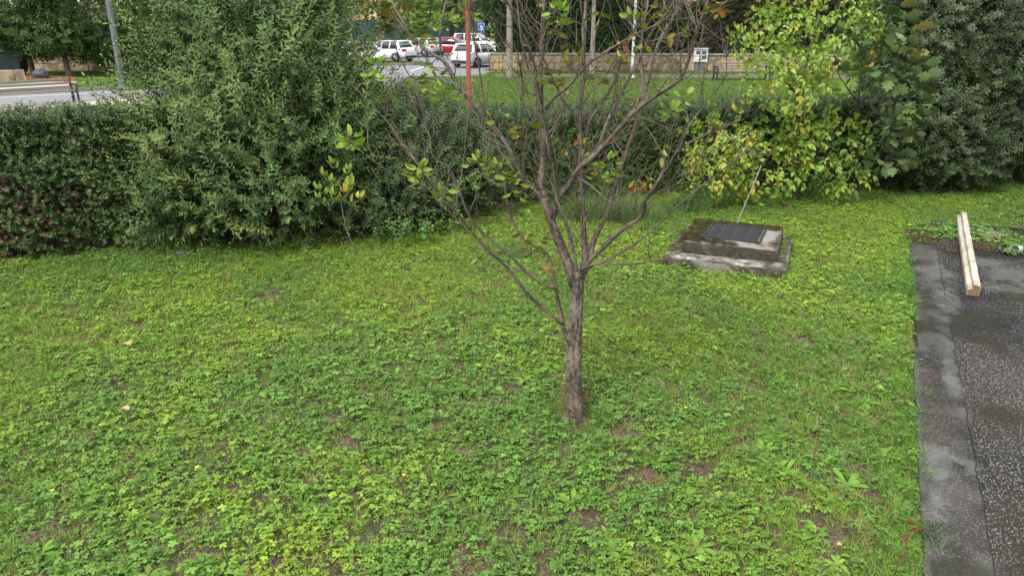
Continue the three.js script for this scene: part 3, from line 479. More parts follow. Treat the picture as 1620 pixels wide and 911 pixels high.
// the yellow-green maple shrub right of the tree: drooping leaves of three to five leaflets
{
  R = rng(65);
  const o = G(1262, 318), root = thing('maple_shrub', 'bright yellow-green shrub with drooping leaflets behind the manhole block', 'shrub', o);
  const E = (px, py, d, rx, ry, rz, w) => [Z(px, py, d).sub(o), V(rx, ry, rz), w];
  const blobs = [E(1290, 45, 10.2, 0.72, 0.75, 0.7, 4), E(1215, 70, 10.0, 0.45, 0.42, 0.45, 1.4), E(1240, 120, 9.9, 0.52, 0.45, 0.5, 2), E(1335, 60, 10.3, 0.42, 0.45, 0.5, 1.3), E(1150, 230, 10.0, 0.52, 0.4, 0.45, 2), E(1125, 270, 9.9, 0.35, 0.26, 0.35, 1), E(1215, 265, 10.1, 0.55, 0.4, 0.5, 2), E(1300, 235, 10.2, 0.65, 0.38, 0.5, 2.4), E(1270, 175, 10.4, 0.5, 0.4, 0.5, 1.4), E(1330, 285, 10.2, 0.4, 0.25, 0.35, 1), E(1280, -70, 10.4, 0.75, 0.55, 0.7, 2)];
  const geos = [0, 1, 2, 3].map((k) => pinnate(1 + (k % 2), 0.12, 0.08, 0.042, 0.55)), cols = [[0.26, 0.37, 0.055], [0.2, 0.31, 0.045], [0.13, 0.22, 0.04], [0.4, 0.38, 0.05], [0.42, 0.36, 0.12]], mats = cols.map((c) => leafMat(c, 0.4));
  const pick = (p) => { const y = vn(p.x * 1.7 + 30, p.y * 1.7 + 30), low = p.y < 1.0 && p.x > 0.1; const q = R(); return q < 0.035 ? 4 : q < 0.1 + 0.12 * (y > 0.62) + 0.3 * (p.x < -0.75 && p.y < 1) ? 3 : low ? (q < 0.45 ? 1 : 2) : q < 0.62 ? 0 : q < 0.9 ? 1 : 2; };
  const all = scatter(blobs, 1500, { inner: 0.5, upward: 0.15, s: [0.75, 1.2], cut: (p) => p.y > 0.06, col: () => [1, 1, 1] });
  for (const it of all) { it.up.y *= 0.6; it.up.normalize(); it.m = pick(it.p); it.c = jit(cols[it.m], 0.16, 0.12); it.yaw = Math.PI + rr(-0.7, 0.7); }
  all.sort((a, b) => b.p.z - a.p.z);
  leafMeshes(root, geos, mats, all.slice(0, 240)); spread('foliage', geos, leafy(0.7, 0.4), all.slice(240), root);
  const list = [[[V(0.05, -0.02, 0), Z(1262, 220, 10.2).sub(o), Z(1264, 150, 10.2).sub(o), Z(1275, 110, 10.25).sub(o), Z(1295, 20, 10.3).sub(o)], 0.026], [[Z(1263, 150, 10.2).sub(o), Z(1240, 125, 10.15).sub(o), Z(1222, 80, 10).sub(o)], 0.014]];
  for (const [c] of blobs.slice(4)) list.push([[V(rr(-0.1, 0.15), -0.02, rr(-0.1, 0.1)), c.clone().multiplyScalar(0.5).add(V(0, 0.12, 0)), c], 0.013]);
  stems(root, 'stem', list, barkDark);
}
// lobed leaf, growing along +Y with the blade hanging
function lobed(L) {
  const b = new MB(), pts = []; const lob = [[0, 0], [0.16, 0.1], [0.3, 0.2], [0.22, 0.3], [0.42, 0.42], [0.46, 0.55], [0.24, 0.56], [0.34, 0.72], [0.3, 0.82], [0.14, 0.8], [0.1, 0.93], [0, 1]];
  b.tube([V(0, -0.35 * L, 0), V(0, 0, 0)], 0.0016, 3, [0.8, 0.8, 0.5], { cap: false });
  const cup = rr(0.1, 0.35), dr = rr(0.3, 0.8), P = (x, t) => V(x * L * 0.95, t * L * (1 - 0.1 * dr * t), -dr * 0.5 * L * t * t + cup * Math.abs(x) * L);
  const c = jitv([1, 1, 1]), mid = []; for (const [, t] of lob) { const q = P(0, t); mid.push(b.v(q.x, q.y, q.z, c)); }
  for (const sg of [-1, 1]) { const e = lob.map(([x, t]) => { const q = P(sg * x, t + 0.06 * x); return b.v(q.x, q.y, q.z, c); }); for (let k = 1; k < lob.length; k++) sg > 0 ? b.q(mid[k - 1], e[k - 1], e[k], mid[k]) : b.q(e[k - 1], mid[k - 1], mid[k], e[k]); }
  return b.geo();
}
{
  R = rng(66);
  const o = G(1360, 308), root = thing('lobed_leaf_sapling', 'young fig-like tree with large lobed leaves between the yellow-green and the dark shrub', 'sapling', o);
  const geos = [0, 1, 2, 3].map(() => lobed(0.17)), mats = [leafMat([0.1, 0.16, 0.05], 0.25, 0.6), leafMat([0.075, 0.13, 0.045], 0.25, 0.6), leafMat([0.14, 0.2, 0.05], 0.3, 0.6), leafMat([0.25, 0.22, 0.07], 0.3, 0.7)];
  const blobs = [[Z(1402, 105, 9.85).sub(o), V(0.58, 0.33, 0.35), 3], [Z(1390, 40, 10.1).sub(o), V(0.5, 0.4, 0.4), 2.2], [Z(1435, 165, 10.0).sub(o), V(0.36, 0.26, 0.35), 1.6], [Z(1410, 205, 10.2).sub(o), V(0.45, 0.25, 0.35), 1.4], [Z(1400, 255, 10.2).sub(o), V(0.45, 0.18, 0.35), 1]];
  const all = scatter(blobs, 270, { inner: 0.35, upward: 0.1, s: [0.65, 1.15], col: () => [1, 1, 1] });
  for (const it of all) { it.up.y = it.up.y * 0.4 - 0.1; it.up.z = Math.abs(it.up.z) * 0.7; it.up.normalize(); it.yaw = rr(-0.6, 0.6) + Math.PI; const q = R(); it.m = q < 0.4 ? 0 : q < 0.7 ? 1 : q < 0.92 ? 2 : 3; }
  leafMeshes(root, geos, mats, all);
  stems(root, 'stem', [[[V(0, -0.02, 0), Z(1358, 200, 10.5).sub(o), Z(1362, 130, 10.5).sub(o), Z(1380, 20, 10.5).sub(o)], 0.022], [[Z(1358, 160, 10.5).sub(o), Z(1335, 130, 10.45).sub(o), Z(1322, 108, 10.4).sub(o)], 0.011], [[Z(1358, 165, 10.5).sub(o), Z(1390, 140, 10.45).sub(o), Z(1425, 110, 10.4).sub(o)], 0.012], [[Z(1357, 230, 10.5).sub(o), Z(1400, 200, 10.5).sub(o), Z(1440, 180, 10.5).sub(o)], 0.011]], barkDark);
}
// the dark shrubs at the right end
{
  R = rng(67);
  const geos = [0, 1, 2, 3].map(() => sprig({ len: 0.3, n: 26, leaf: 0.062, wid: 0.019, prof: LANCE, out: 1.35, tip: [1.3, 1.3, 1.2], droop: 0.6, seg: 3, bend: 0.5, stem: [0.5, 0.45, 0.35] }));
  const make = (px, py, label, list, n, c0, c1) => {
    const o = G(px, py), root = thing('dark_shrub', label, 'shrub', o), blobs = list.map(([x, y, d, rx, ry, rz, w]) => [Z(x, y, d).sub(o), V(rx, ry, rz), w]);
    spread('foliage', geos, glossy(0.5), scatter(blobs, n, { inner: 0.45, upward: 0.05, s: [0.55, 1.15], cut: (p) => p.y > 0.05, col: (p) => jit(mixc(c0, c1, vn(p.x * 1.5 + 60, p.y * 1.5 + 60)), 0.28, 0.2) }), root);
    const st = []; for (let k = 0; k < 9; k++) { const f = V(rr(-0.35, 0.35), -0.02, rr(-0.2, 0.2)), t = blobs[k % blobs.length][0]; st.push([[f, f.clone().lerp(t, 0.5).add(V(0, 0.1, 0)), t], rr(0.012, 0.026)]); }
    stems(root, 'stem', st, barkDark);
  };
  make(1490, 295, 'large dark grey-green shrub with thin leaves at the right, rising out of the photo', [[1490, 60, 11.6, 1.2, 1.15, 1, 5], [1470, 190, 11.2, 0.95, 0.75, 0.8, 3], [1500, 250, 11.0, 0.8, 0.45, 0.6, 2], [1430, 255, 11.1, 0.5, 0.4, 0.5, 1.2], [1480, -100, 11.8, 1.2, 0.9, 1, 3], [1560, 120, 11.6, 0.9, 1, 0.9, 3]], 6500, [0.034, 0.058, 0.02], [0.06, 0.086, 0.03]);
  make(1620, 285, 'dark glossy shrub at the right edge beside the large grey-green one', [[1640, 60, 11.8, 1.0, 1.2, 1, 3], [1625, 200, 11.5, 0.85, 0.75, 0.8, 3], [1700, 150, 11.7, 1.2, 1.4, 1, 4], [1650, -80, 11.9, 1.3, 0.9, 1, 3]], 5000, [0.027, 0.046, 0.021], [0.046, 0.066, 0.031]);
}

{ // long pale twigs hanging over the left hedge
  for (const [pts, label] of [[[[-30, 199], [20, 196], [62, 187], [110, 178], [168, 170]], 'long pale bare twig arching over the left hedge, the lower of two'], [[[-30, 184], [10, 180], [45, 176], [100, 166], [128, 158]], 'shorter pale bare twig over the left hedge, the upper of two']]) {
    const b = new MB(), P = pts.map(([x, y], k) => Z(x, y, 7.9 + 0.12 * k)), o = P[0].clone(), root = thing('bare_twig', label, 'twig', o); b.tube(smooth(P.map((q) => q.sub(o)), 16), (t) => 0.0075 * (1 - 0.6 * t), 6, [1, 1, 1], { lump: 0.2 });
    mesh('twig_stem', b.geo(), std([0.3, 0.24, 0.16], 0.85), root);
    const side = new MB(), e = P[3]; side.tube(smooth([e, e.clone().add(V(0.12, 0.1, 0.02)), e.clone().add(V(0.2, 0.24, 0.02))], 6), (t) => 0.004 * (1 - 0.6 * t), 5, [1, 1, 1]); mesh('side_shoot', side.geo(), std([0.3, 0.24, 0.16], 0.85), root);
  }
}

// ---------------------------------------------------------------- the fruit tree in the middle of the lawn
{
  R = rng(71);
  const D0 = 4.24, o = V(0.396, 0, -4.24);
  const barkTex = tex(512, 512, (u, v) => {
    const a = step(0.22, 0.78, fbm(u * 10, v * 7, 6, 0, 51)), l = vn(u * 22, v * 85 + 3 * vn(u * 5, v * 6, 5, 8), 0, 5), f = vn(u * 120, v * 60, 120, 6), lich = step(0.62, 0.72, fbm(u * 8, v * 8 + 3, 4, 8, 57));
    let c = mixc([0.042, 0.034, 0.026], [0.205, 0.172, 0.132], a); if (l > 0.86) c = mixc(c, [0.27, 0.225, 0.18], 0.5); if (l < 0.1) c = mixc(c, [0.024, 0.017, 0.014], 0.6);
    return mixc(c, [0.25, 0.25, 0.19], lich * 0.45).map((q) => q * (0.8 + 0.4 * f));
  });
  const barkBump = tex(512, 512, (u, v) => 0.7 * fbm(u * 14, v * 12, 5, 0, 52) + 0.3 * vn(u * 22, v * 85, 0, 5), false);
  const bark = new THREE.MeshStandardMaterial({ map: barkTex, bumpMap: barkBump, bumpScale: 0.006, roughness: 0.85, vertexColors: true });
  const root = thing('fruit_tree', 'small nearly bare fruit tree with many upright limbs standing on the lawn', 'tree', o);
  const at = (px, py, d) => Z(px, py, d).sub(o);
  // trunk: two stems grown together
  const trunk = new MB();
  trunk.tube(smooth([at(909, 676, D0), at(908, 655, D0), at(905, 600, D0), at(906, 540, D0), at(910, 490, D0), at(911, 452, D0), at(908, 428, D0)], 40), (t) => [0.056, 0.044, 0.0375, 0.036, 0.0365, 0.04, 0.046][Math.round(t * 6)] * (1 + 0.75 * Math.pow(1 - Math.min(1, t * 5), 2)), 20, [1, 1, 1], { lump: 0.1, groove: 0.35, vs: 3 });
  trunk.tube(smooth([at(917, 672, D0 - 0.02), at(914, 630, D0 - 0.03), at(912, 600, D0 - 0.026), at(914, 540, D0 - 0.01), at(916, 490, D0 - 0.008), at(919, 440, D0 - 0.005)], 26), (t) => mix(0.038, 0.022, t), 14, [0.95, 0.9, 0.88], { lump: 0.16, seed: 4, vs: 3 });
  for (const [a, b, c2] of [[[903, 655], [893, 668], [878, 678]], [[915, 660], [926, 672], [938, 678]], [[908, 664], [906, 676], [902, 684]]]) trunk.tube(smooth([at(...a, D0 - 0.03), at(...b, D0 - 0.06), at(...c2, D0 - 0.1)], 8), (t) => mix(0.042, 0.018, t), 10, [0.9, 0.85, 0.8], { lump: 0.15, vs: 3 });
  mesh('trunk', trunk.geo(), bark, root);
  // limbs: [photo points, width in photo pixels at the start and the end, distance at the start and the end, twigs]
  const LIMBS = [
    [[[909, 450], [897, 412], [883, 378], [871, 345], [862, 312]], 24, 17, 4.24, 4.3, 5],
    [[[862, 316], [856, 296], [860, 250], [857, 200], [855, 120], [858, 60], [861, -10], [864, -120]], 17, 7, 4.3, 4.6, 26],
    [[[872, 350], [879, 326], [886, 311], [901, 291], [916, 267], [938, 247], [983, 200], [997, 183], [1022, 162], [1059, 138], [1079, 121], [1094, 81], [1106, 40], [1121, 0], [1135, -60]], 15, 5, 4.29, 3.75, 30],
    [[[915, 445], [924, 418], [924, 373], [921, 323], [920, 274], [918, 200], [922, 120], [925, 50], [927, 0], [930, -110]], 15, 6, 4.24, 4.5, 26],
    [[[918, 442], [931, 417], [940, 380], [960, 338], [973, 294], [988, 249], [1004, 203], [1027, 121], [1042, 69], [1081, 0], [1105, -50]], 13, 5, 4.23, 4.75, 22],
    [[[920, 440], [933, 413], [958, 388], [985, 363], [1015, 341], [1022, 316], [1035, 296], [1057, 264], [1074, 237], [1098, 222], [1123, 209], [1172, 190]], 12, 3, 4.23, 3.65, 14],
    [[[922, 432], [938, 420], [973, 405], [1022, 373], [1072, 326], [1121, 286], [1185, 237], [1200, 226]], 6, 2.2, 4.2, 3.7, 3],
    [[[918, 428], [938, 419], [993, 418], [1030, 413], [1049, 410], [1070, 412]], 5, 2, 4.2, 3.8, 3],
    [[[903, 545], [893, 524], [887, 495], [881, 466], [876, 443], [872, 420], [868, 406], [829, 377], [808, 343], [801, 311], [796, 270]], 11, 4, 4.22, 4.45, 13],
    [[[890, 512], [882, 506], [849, 479], [826, 453], [800, 421], [770, 393], [741, 360], [721, 333], [701, 309], [672, 281], [662, 266]], 9, 3, 4.2, 3.75, 13],
    [[[880, 455], [869, 453], [833, 430], [800, 398], [758, 363], [738, 333], [728, 306], [709, 264], [686, 250], [679, 212], [668, 175], [655, 130]], 7, 2.4, 4.2, 4.05, 12],
    [[[721, 336], [700, 318], [662, 304], [620, 275], [570, 240], [552, 222]], 3.2, 1.8, 3.85, 3.6, 2],
    [[[728, 308], [709, 300], [690, 282], [660, 259], [647, 244], [617, 200], [590, 167], [560, 138]], 3.6, 1.8, 4.1, 4.3, 5],
    [[[863, 322], [846, 299], [831, 284], [812, 250], [798, 223], [770, 190], [746, 160], [726, 136], [704, 99], [672, 77], [647, 52], [630, 22], [617, -5], [600, -60]], 11, 5, 4.3, 4.75, 20],
    [[[727, 138], [712, 115], [699, 91], [696, 44], [706, 0], [716, -50]], 6, 4, 4.62, 4.85, 6],
    [[[746, 160], [738, 151], [709, 133], [680, 124], [652, 123], [634, 94], [625, 75]], 3.6, 2, 4.55, 4.3, 4],
    [[[858, 205], [851, 150], [847, 109], [835, 69], [815, 30], [800, -5], [780, -60]], 7, 3.5, 4.42, 4.25, 14],
    [[[918, 215], [907, 180], [891, 158], [872, 118], [857, 86], [838, 45], [822, 0]], 5, 3, 4.38, 4.1, 10],
    [[[930, 215], [931, 197], [950, 165], [973, 128], [988, 81], [1005, 44], [1022, 0], [1034, -50]], 6, 3.5, 4.35, 4.2, 14],
    [[[862, 172], [880, 152], [899, 136], [931, 101], [958, 82], [988, 64], [1020, 47], [1047, 35], [1080, 0]], 7, 4, 4.4, 4.0, 14],
    [[[1021, 161], [1018, 140], [1015, 99], [1017, 49], [1026, 0], [1032, -60]], 6, 4, 4.0, 4.15, 10],
    [[[948, 232], [958, 200], [970, 173], [990, 135], [1010, 96], [1032, 50], [1062, 10], [1080, -20]], 7, 4, 4.2, 4.4, 14],
    [[[912, 440], [911, 417], [906, 392], [894, 348], [882, 318], [879, 295], [875, 268], [868, 240], [860, 190], [842, 130], [826, 70], [818, 0]], 9, 3.5, 4.22, 4.1, 16],
    [[[909, 277], [938, 296], [960, 316], [983, 326], [1002, 328], [1027, 314], [1049, 291], [1077, 277], [1109, 249], [1131, 237]], 3.6, 2, 4.15, 3.8, 5],
    [[[886, 313], [865, 302], [842, 293], [818, 276], [803, 262]], 5, 2.5, 4.22, 4.0, 5],
    [[[1022, 318], [1040, 285], [1052, 262], [1053, 225], [1060, 200]], 3.4, 2, 3.95, 3.9, 3],
    [[[1079, 122], [1077, 90], [1080, 70], [1066, 60]], 4, 2, 3.85, 3.8, 3],
    [[[1074, 240], [1090, 200], [1120, 160], [1148, 120], [1150, 80], [1155, 50]], 4.5, 2, 3.78, 3.7, 8],
    [[[776, 195], [764, 150], [757, 100], [748, 50], [752, 0]], 4.5, 2.5, 4.5, 4.4, 8],
    [[[830, 282], [826, 230], [824, 180], [826, 130], [818, 80]], 4.5, 2.5, 4.35, 4.1, 7],
  ];
  const shoots = [];
  let twigTotal = 0;
  for (const [pts, w0, w1, d0, d1, nt] of LIMBS) {
    const P = pts.map(([x, y], k) => at(x, y, mix(d0, d1, k / (pts.length - 1)))), C = smooth(P, Math.max(14, pts.length * 4));
    const k0 = pxAt(P[0].clone().add(o)) / 2, k1 = pxAt(P[P.length - 1].clone().add(o)) / 2, big = w0 > 9;
    const b = new MB(); b.tube(C, (t) => 0.78 * mix(w0 * k0, w1 * k1, Math.pow(t, 0.75)) * (1 + 0.08 * Math.sin(t * 40)), big ? 12 : 8, big ? (t) => mixc([0.85, 0.8, 0.8], [1, 0.95, 0.93], t) : [1, 1, 1], { lump: 0.11, seed: w0 * 7 + pts[0][0], vs: 3 });
    // stubs and buds along the limb belong to it
    for (let k = 0; k < nt; k++) { const q = C[Math.floor(rr(0.15, 0.98) * (C.length - 1))], d = randDir(); b.tube([q, q.clone().addScaledVector(d, rr(0.015, 0.035))], (t) => mix(0.005, 0.0025, t), 5, [0.8, 0.75, 0.7]); }
    const limb = mesh('limb', b.geo(), bark, root);
    const tw = new MB();
    for (let k = 0; k < nt * 1.2; k++) {
      const ti = Math.floor(rr(0.18, 0.97) * (C.length - 2)), q = C[ti], tg = C[ti + 1].clone().sub(q).normalize(), side = randDir(); side.addScaledVector(tg, -side.dot(tg)).normalize(); side.z *= 0.8;
      const L = rr(0.1, 0.52) * (w0 < 5 ? 0.7 : 1), dir = tg.clone().multiplyScalar(rr(0.3, 0.9)).add(side).add(V(0, rr(0, 0.5), 0)).normalize(), bend = V(rr(-0.25, 0.25), rr(0.0, 0.4), rr(-0.25, 0.25));
      const cv = (t) => q.clone().addScaledVector(dir, L * t).addScaledVector(bend, L * t * t).add(V(Math.sin(t * 9 + k) * 0.006, 0, Math.cos(t * 8 + k) * 0.006)), pp = [0, 0.2, 0.4, 0.6, 0.8, 1].map(cv), col = R() < 0.6 ? [1.7, 1.62, 1.4] : [0.95, 0.85, 0.8];
      const r0 = rr(0.0017, 0.0034); tw.tube(pp, (t) => r0 * (1 - 0.62 * t), 5, col, { vs: 3 }); shoots.push(pp[5], pp[4]); twigTotal++;
      if (L > 0.2) for (let j = 0; j < 3; j++) { const t = rr(0.3, 0.9), e = cv(t), d2 = randDir().add(dir).add(V(0, 0.3, 0)).normalize(), l2 = rr(0.04, 0.16); tw.tube([e, e.clone().addScaledVector(d2, l2 * 0.5), e.clone().addScaledVector(d2, l2).add(V(0, l2 * 0.15, 0))], (u) => 0.0018 * (1 - 0.5 * u), 4, col, { cap: false, vs: 3 }); }
    }
    tag(mesh('twigs', tw.geo(), bark, limb), null, null, null, 'stuff');
  }
  // dry creeper round the foot of the trunk
  const dry = new MB(); for (let k = 0; k < 64; k++) { const a = rr(0, 6.28), t = rr(0.4, 2.4), h = rr(0, 0.26), r = rr(0.05, 0.1); dry.tube([0, 0.33, 0.67, 1].map((q) => V(Math.cos(a + q * t) * r * (1 + q * 0.3), h * (0.5 + q) * 0.9 + rr(0, 0.03), Math.sin(a + q * t) * r * (1 + q * 0.3))), 0.0016, 4, jitv([0.9, 0.75, 0.6]), { cap: false }); }
  tag(mesh('dry_creeper', dry.geo(), std([0.16, 0.11, 0.07], 0.9, { vertexColors: true }), root), 'dry brown creeper stalks wound round the trunk foot', null, null, 'stuff');
  // leaves: a few clusters of fresh ones, the rest old and turning
  const shape = (len, wid, droop) => { const b = new MB(); b.tube([V(0, -0.022, 0), V(0, 0, 0)], 0.0009, 3, [0.9, 0.9, 0.6], { cap: false }); b.leaf(V(0, 0, 0), V(0, 1, 0), V(0, 0, 1), len, wid, [1, 1, 1], { seg: 5, droop, fold: 0.35, wave: 0.06, tip: [1.08, 1.05, 0.9] }); return b.geo(); };
  const geos = [shape(0.062, 0.026, 0.8), shape(0.055, 0.027, 1.1), shape(0.068, 0.028, 0.6), shape(0.05, 0.025, 1.4)];
  const FRESH = 0, PALE = 1, OLIVE = 2, YEL = 3, BROWN = 4, mats = [leafMat([0.27, 0.44, 0.06], 0.45, 0.6), leafMat([0.3, 0.4, 0.075], 0.45, 0.6), leafMat([0.15, 0.17, 0.035], 0.35, 0.6), leafMat([0.33, 0.3, 0.05], 0.4, 0.6), leafMat([0.32, 0.14, 0.05], 0.25, 0.7)];
  const put = [];
  const cluster = (px, py, n, rad, d, ms, hang = 0.2) => { const c = at(px, py, d); for (let k = 0; k < n * (ms[0] <= PALE ? 2.2 : 1.4); k++) { const a = rr(0, 6.28), r = Math.sqrt(R()) * rad * 1.25 * pxAt(c.clone().add(o)); put.push({ p: c.clone().add(V(Math.cos(a) * r, Math.sin(a) * r, rr(-0.04, 0.04))), up: V(Math.cos(a) * 0.9, Math.sin(a) * 0.35 + 0.1 - hang, rr(-0.1, 0.8)).normalize(), yaw: rr(-0.5, 0.5), s: rr(0.65, 1.1), m: ms[Math.floor(R() * ms.length)] }); } };
  const F = [FRESH, FRESH, PALE], P2 = [PALE, PALE, FRESH, OLIVE], O2 = [OLIVE, YEL, OLIVE], Y2 = [YEL, BROWN, OLIVE];
  for (const c of [[962, 262, 11, 15, 4.35, F], [945, 285, 6, 10, 4.35, F], [790, 268, 12, 18, 4.2, P2], [757, 262, 7, 13, 4.2, P2], [805, 285, 4, 10, 4.2, P2], [745, 290, 3, 8, 4.2, F], [663, 272, 8, 12, 3.75, P2], [664, 290, 3, 7, 3.75, P2], [702, 305, 5, 9, 3.8, F], [555, 222, 8, 9, 3.6, F], [645, 12, 14, 18, 4.8, P2, 0.5], [672, 48, 8, 14, 4.7, P2, 0.5], [685, 32, 5, 10, 4.8, P2, 0.5], [662, 62, 5, 8, 4.7, [YEL, PALE], 0.5], [708, 36, 5, 10, 4.9, F], [680, 8, 6, 12, 4.85, F], [882, 24, 9, 10, 4.2, F], [868, 5, 4, 9, 4.2, P2], [1000, 28, 3, 6, 4.1, F], [878, 50, 3, 5, 4.2, O2, 0.6], [1070, 52, 4, 8, 3.8, O2, 0.7], [1050, 12, 4, 10, 4.0, O2, 0.6], [1125, 12, 4, 9, 3.75, Y2, 0.7], [1143, 15, 4, 9, 3.75, O2, 0.7], [905, 72, 3, 7, 4.3, Y2, 0.8], [978, 70, 3, 8, 4.1, Y2, 0.8], [1015, 62, 4, 12, 4.0, O2, 0.6], [975, 90, 3, 7, 4.1, Y2, 0.8], [913, 92, 4, 8, 4.3, O2], [945, 120, 3, 7, 4.3, O2], [897, 130, 3, 10, 4.35, Y2, 0.8], [880, 112, 4, 8, 4.3, O2], [863, 132, 4, 6, 4.4, P2], [1000, 110, 4, 12, 4.3, O2, 0.6], [950, 178, 2, 6, 4.3, O2, 0.8], [972, 180, 2, 6, 4.3, Y2, 0.8], [1003, 155, 2, 6, 4.1, Y2, 0.8], [921, 225, 3, 7, 4.35, [BROWN, OLIVE], 0.8], [932, 222, 2, 5, 4.35, O2, 0.8], [1060, 175, 6, 8, 3.9, F], [1083, 153, 4, 9, 3.8, F], [1050, 232, 2, 4, 3.9, P2, 0.8], [1012, 285, 6, 11, 3.95, Y2, 0.9], [1030, 285, 3, 8, 3.95, O2, 0.8], [1060, 297, 4, 9, 3.95, [OLIVE, YEL], 0.8], [1010, 300, 2, 5, 3.95, [BROWN], 0.9], [897, 228, 5, 12, 4.3, O2, 0.8], [900, 320, 4, 10, 4.2, O2, 0.9], [838, 325, 6, 10, 4.2, F], [842, 291, 1, 3, 4.1, [YEL]], [811, 300, 3, 6, 4.1, P2], [832, 372, 5, 9, 4.3, O2, 0.8], [850, 378, 6, 10, 4.15, O2, 0.9], [845, 395, 5, 10, 4.15, O2, 0.8], [820, 390, 2, 7, 4.2, Y2, 0.8], [873, 427, 1, 2, 4.1, [BROWN]], [888, 415, 2, 4, 4.1, [YEL]], [930, 272, 2, 5, 4.2, [BROWN]], [1030, 363, 1, 2, 3.9, [OLIVE]], [1128, 200, 1, 2, 3.68, [BROWN]], [1122, 174, 2, 5, 3.7, [PALE], 0.4], [1165, 178, 2, 5, 3.68, [YEL]], [1095, 188, 2, 5, 3.75, [YEL], 0.8], [1120, 190, 2, 6, 3.7, [PALE], 0.6], [690, 130, 7, 14, 4.3, P2], [705, 150, 6, 12, 4.3, F], [655, 130, 4, 8, 4.25, O2], [790, 190, 3, 14, 4.2, [YEL, PALE]], [833, 200, 4, 9, 4.2, O2], [825, 215, 3, 7, 4.2, [YEL]], [1035, 30, 3, 10, 4.0, O2, 0.7], [950, 20, 4, 12, 4.2, O2, 0.5], [738, 22, 3, 9, 4.5, P2], [598, 105, 5, 10, 4.3, F], [590, 120, 4, 8, 4.3, P2]]) cluster(...c);
  for (let k = 0; k < 26; k++) { const q = shoots[Math.floor(R() * shoots.length)]; put.push({ p: q, up: V(rr(-0.6, 0.6), rr(-0.9, 0.4), rr(-0.2, 0.7)).normalize(), yaw: rr(-1, 1), s: rr(0.5, 0.9), m: [PALE, OLIVE, YEL, OLIVE][k % 4] }); }
  put.sort((x, y) => y.p.z - x.p.z); leafMeshes(root, geos, mats, put.slice(0, 300));
  if (put.length > 300) tag(copies('foliage', geos[0], leafy(0.6, 0.4), put.slice(300).map((q) => ({ ...q, c: [[0.27, 0.44, 0.06], [0.3, 0.4, 0.075], [0.15, 0.17, 0.035], [0.33, 0.3, 0.05], [0.32, 0.14, 0.05]][q.m] })), root), null, null, null, 'stuff');
}

// ---------------------------------------------------------------- things on the lawn and the patio
const concTex = tex(512, 512, (u, v) => {
  const a = fbm(u * 5, v * 5, 5, 5, 60), b = vn(u * 220, v * 220, 220, 3), m = step(0.5, 0.64, fbm(u * 4 + 1, v * 4, 5, 4, 66)), w = step(0.6, 0.7, fbm(u * 5, v * 5 + 2, 4, 5, 69));
  let c = mixc([0.11, 0.1, 0.085], [0.27, 0.255, 0.225], a); c = mixc(c, [0.42, 0.41, 0.38], w * 0.7); c = mixc(c, b > 0.5 ? [0.05, 0.036, 0.018] : [0.03, 0.028, 0.012], m * 0.85);
  return c.map((q) => q * (0.8 + 0.4 * b));
});
const concBump = tex(512, 512, (u, v) => 0.7 * fbm(u * 18, v * 18, 5, 18, 61) + 0.3 * vn(u * 120, v * 120, 120, 2), false);
function roughSlab(w, h, d, seed, chip = 0.02) { // a cast slab with worn, chipped edges; its base at y = 0
  const g = new THREE.BoxGeometry(w, h, d, 44, 6, 44), p = g.attributes.position, u = g.attributes.uv;
  for (let k = 0; k < p.count; k++) {
    let x = p.getX(k), y = p.getY(k), z = p.getZ(k); const ex = 1 - Math.min(1, (w / 2 - Math.abs(x)) / 0.05), ey = 1 - Math.min(1, (h / 2 - y) / 0.04), ez = 1 - Math.min(1, (d / 2 - Math.abs(z)) / 0.05);
    const n = fbm((x + seed) * 9 + 20, (z + y * 0.8) * 9 + 20, 4, 0, 5), e = Math.max(ex * ey, ez * ey, ex * ez);
    const cut = e * chip * (0.3 + 2.2 * Math.max(0, n - 0.42) * 2);
    u.setXY(k, (x + y + seed) * 0.9, (z + y * 0.7) * 0.9);
    y += (n - 0.5) * 0.012 - cut * 0.8 * ey; x -= Math.sign(x) * cut * ex; z -= Math.sign(z) * cut * ez;
    p.setXYZ(k, x, y + h / 2, z);
  }
  g.computeVertexNormals(); return g;
}
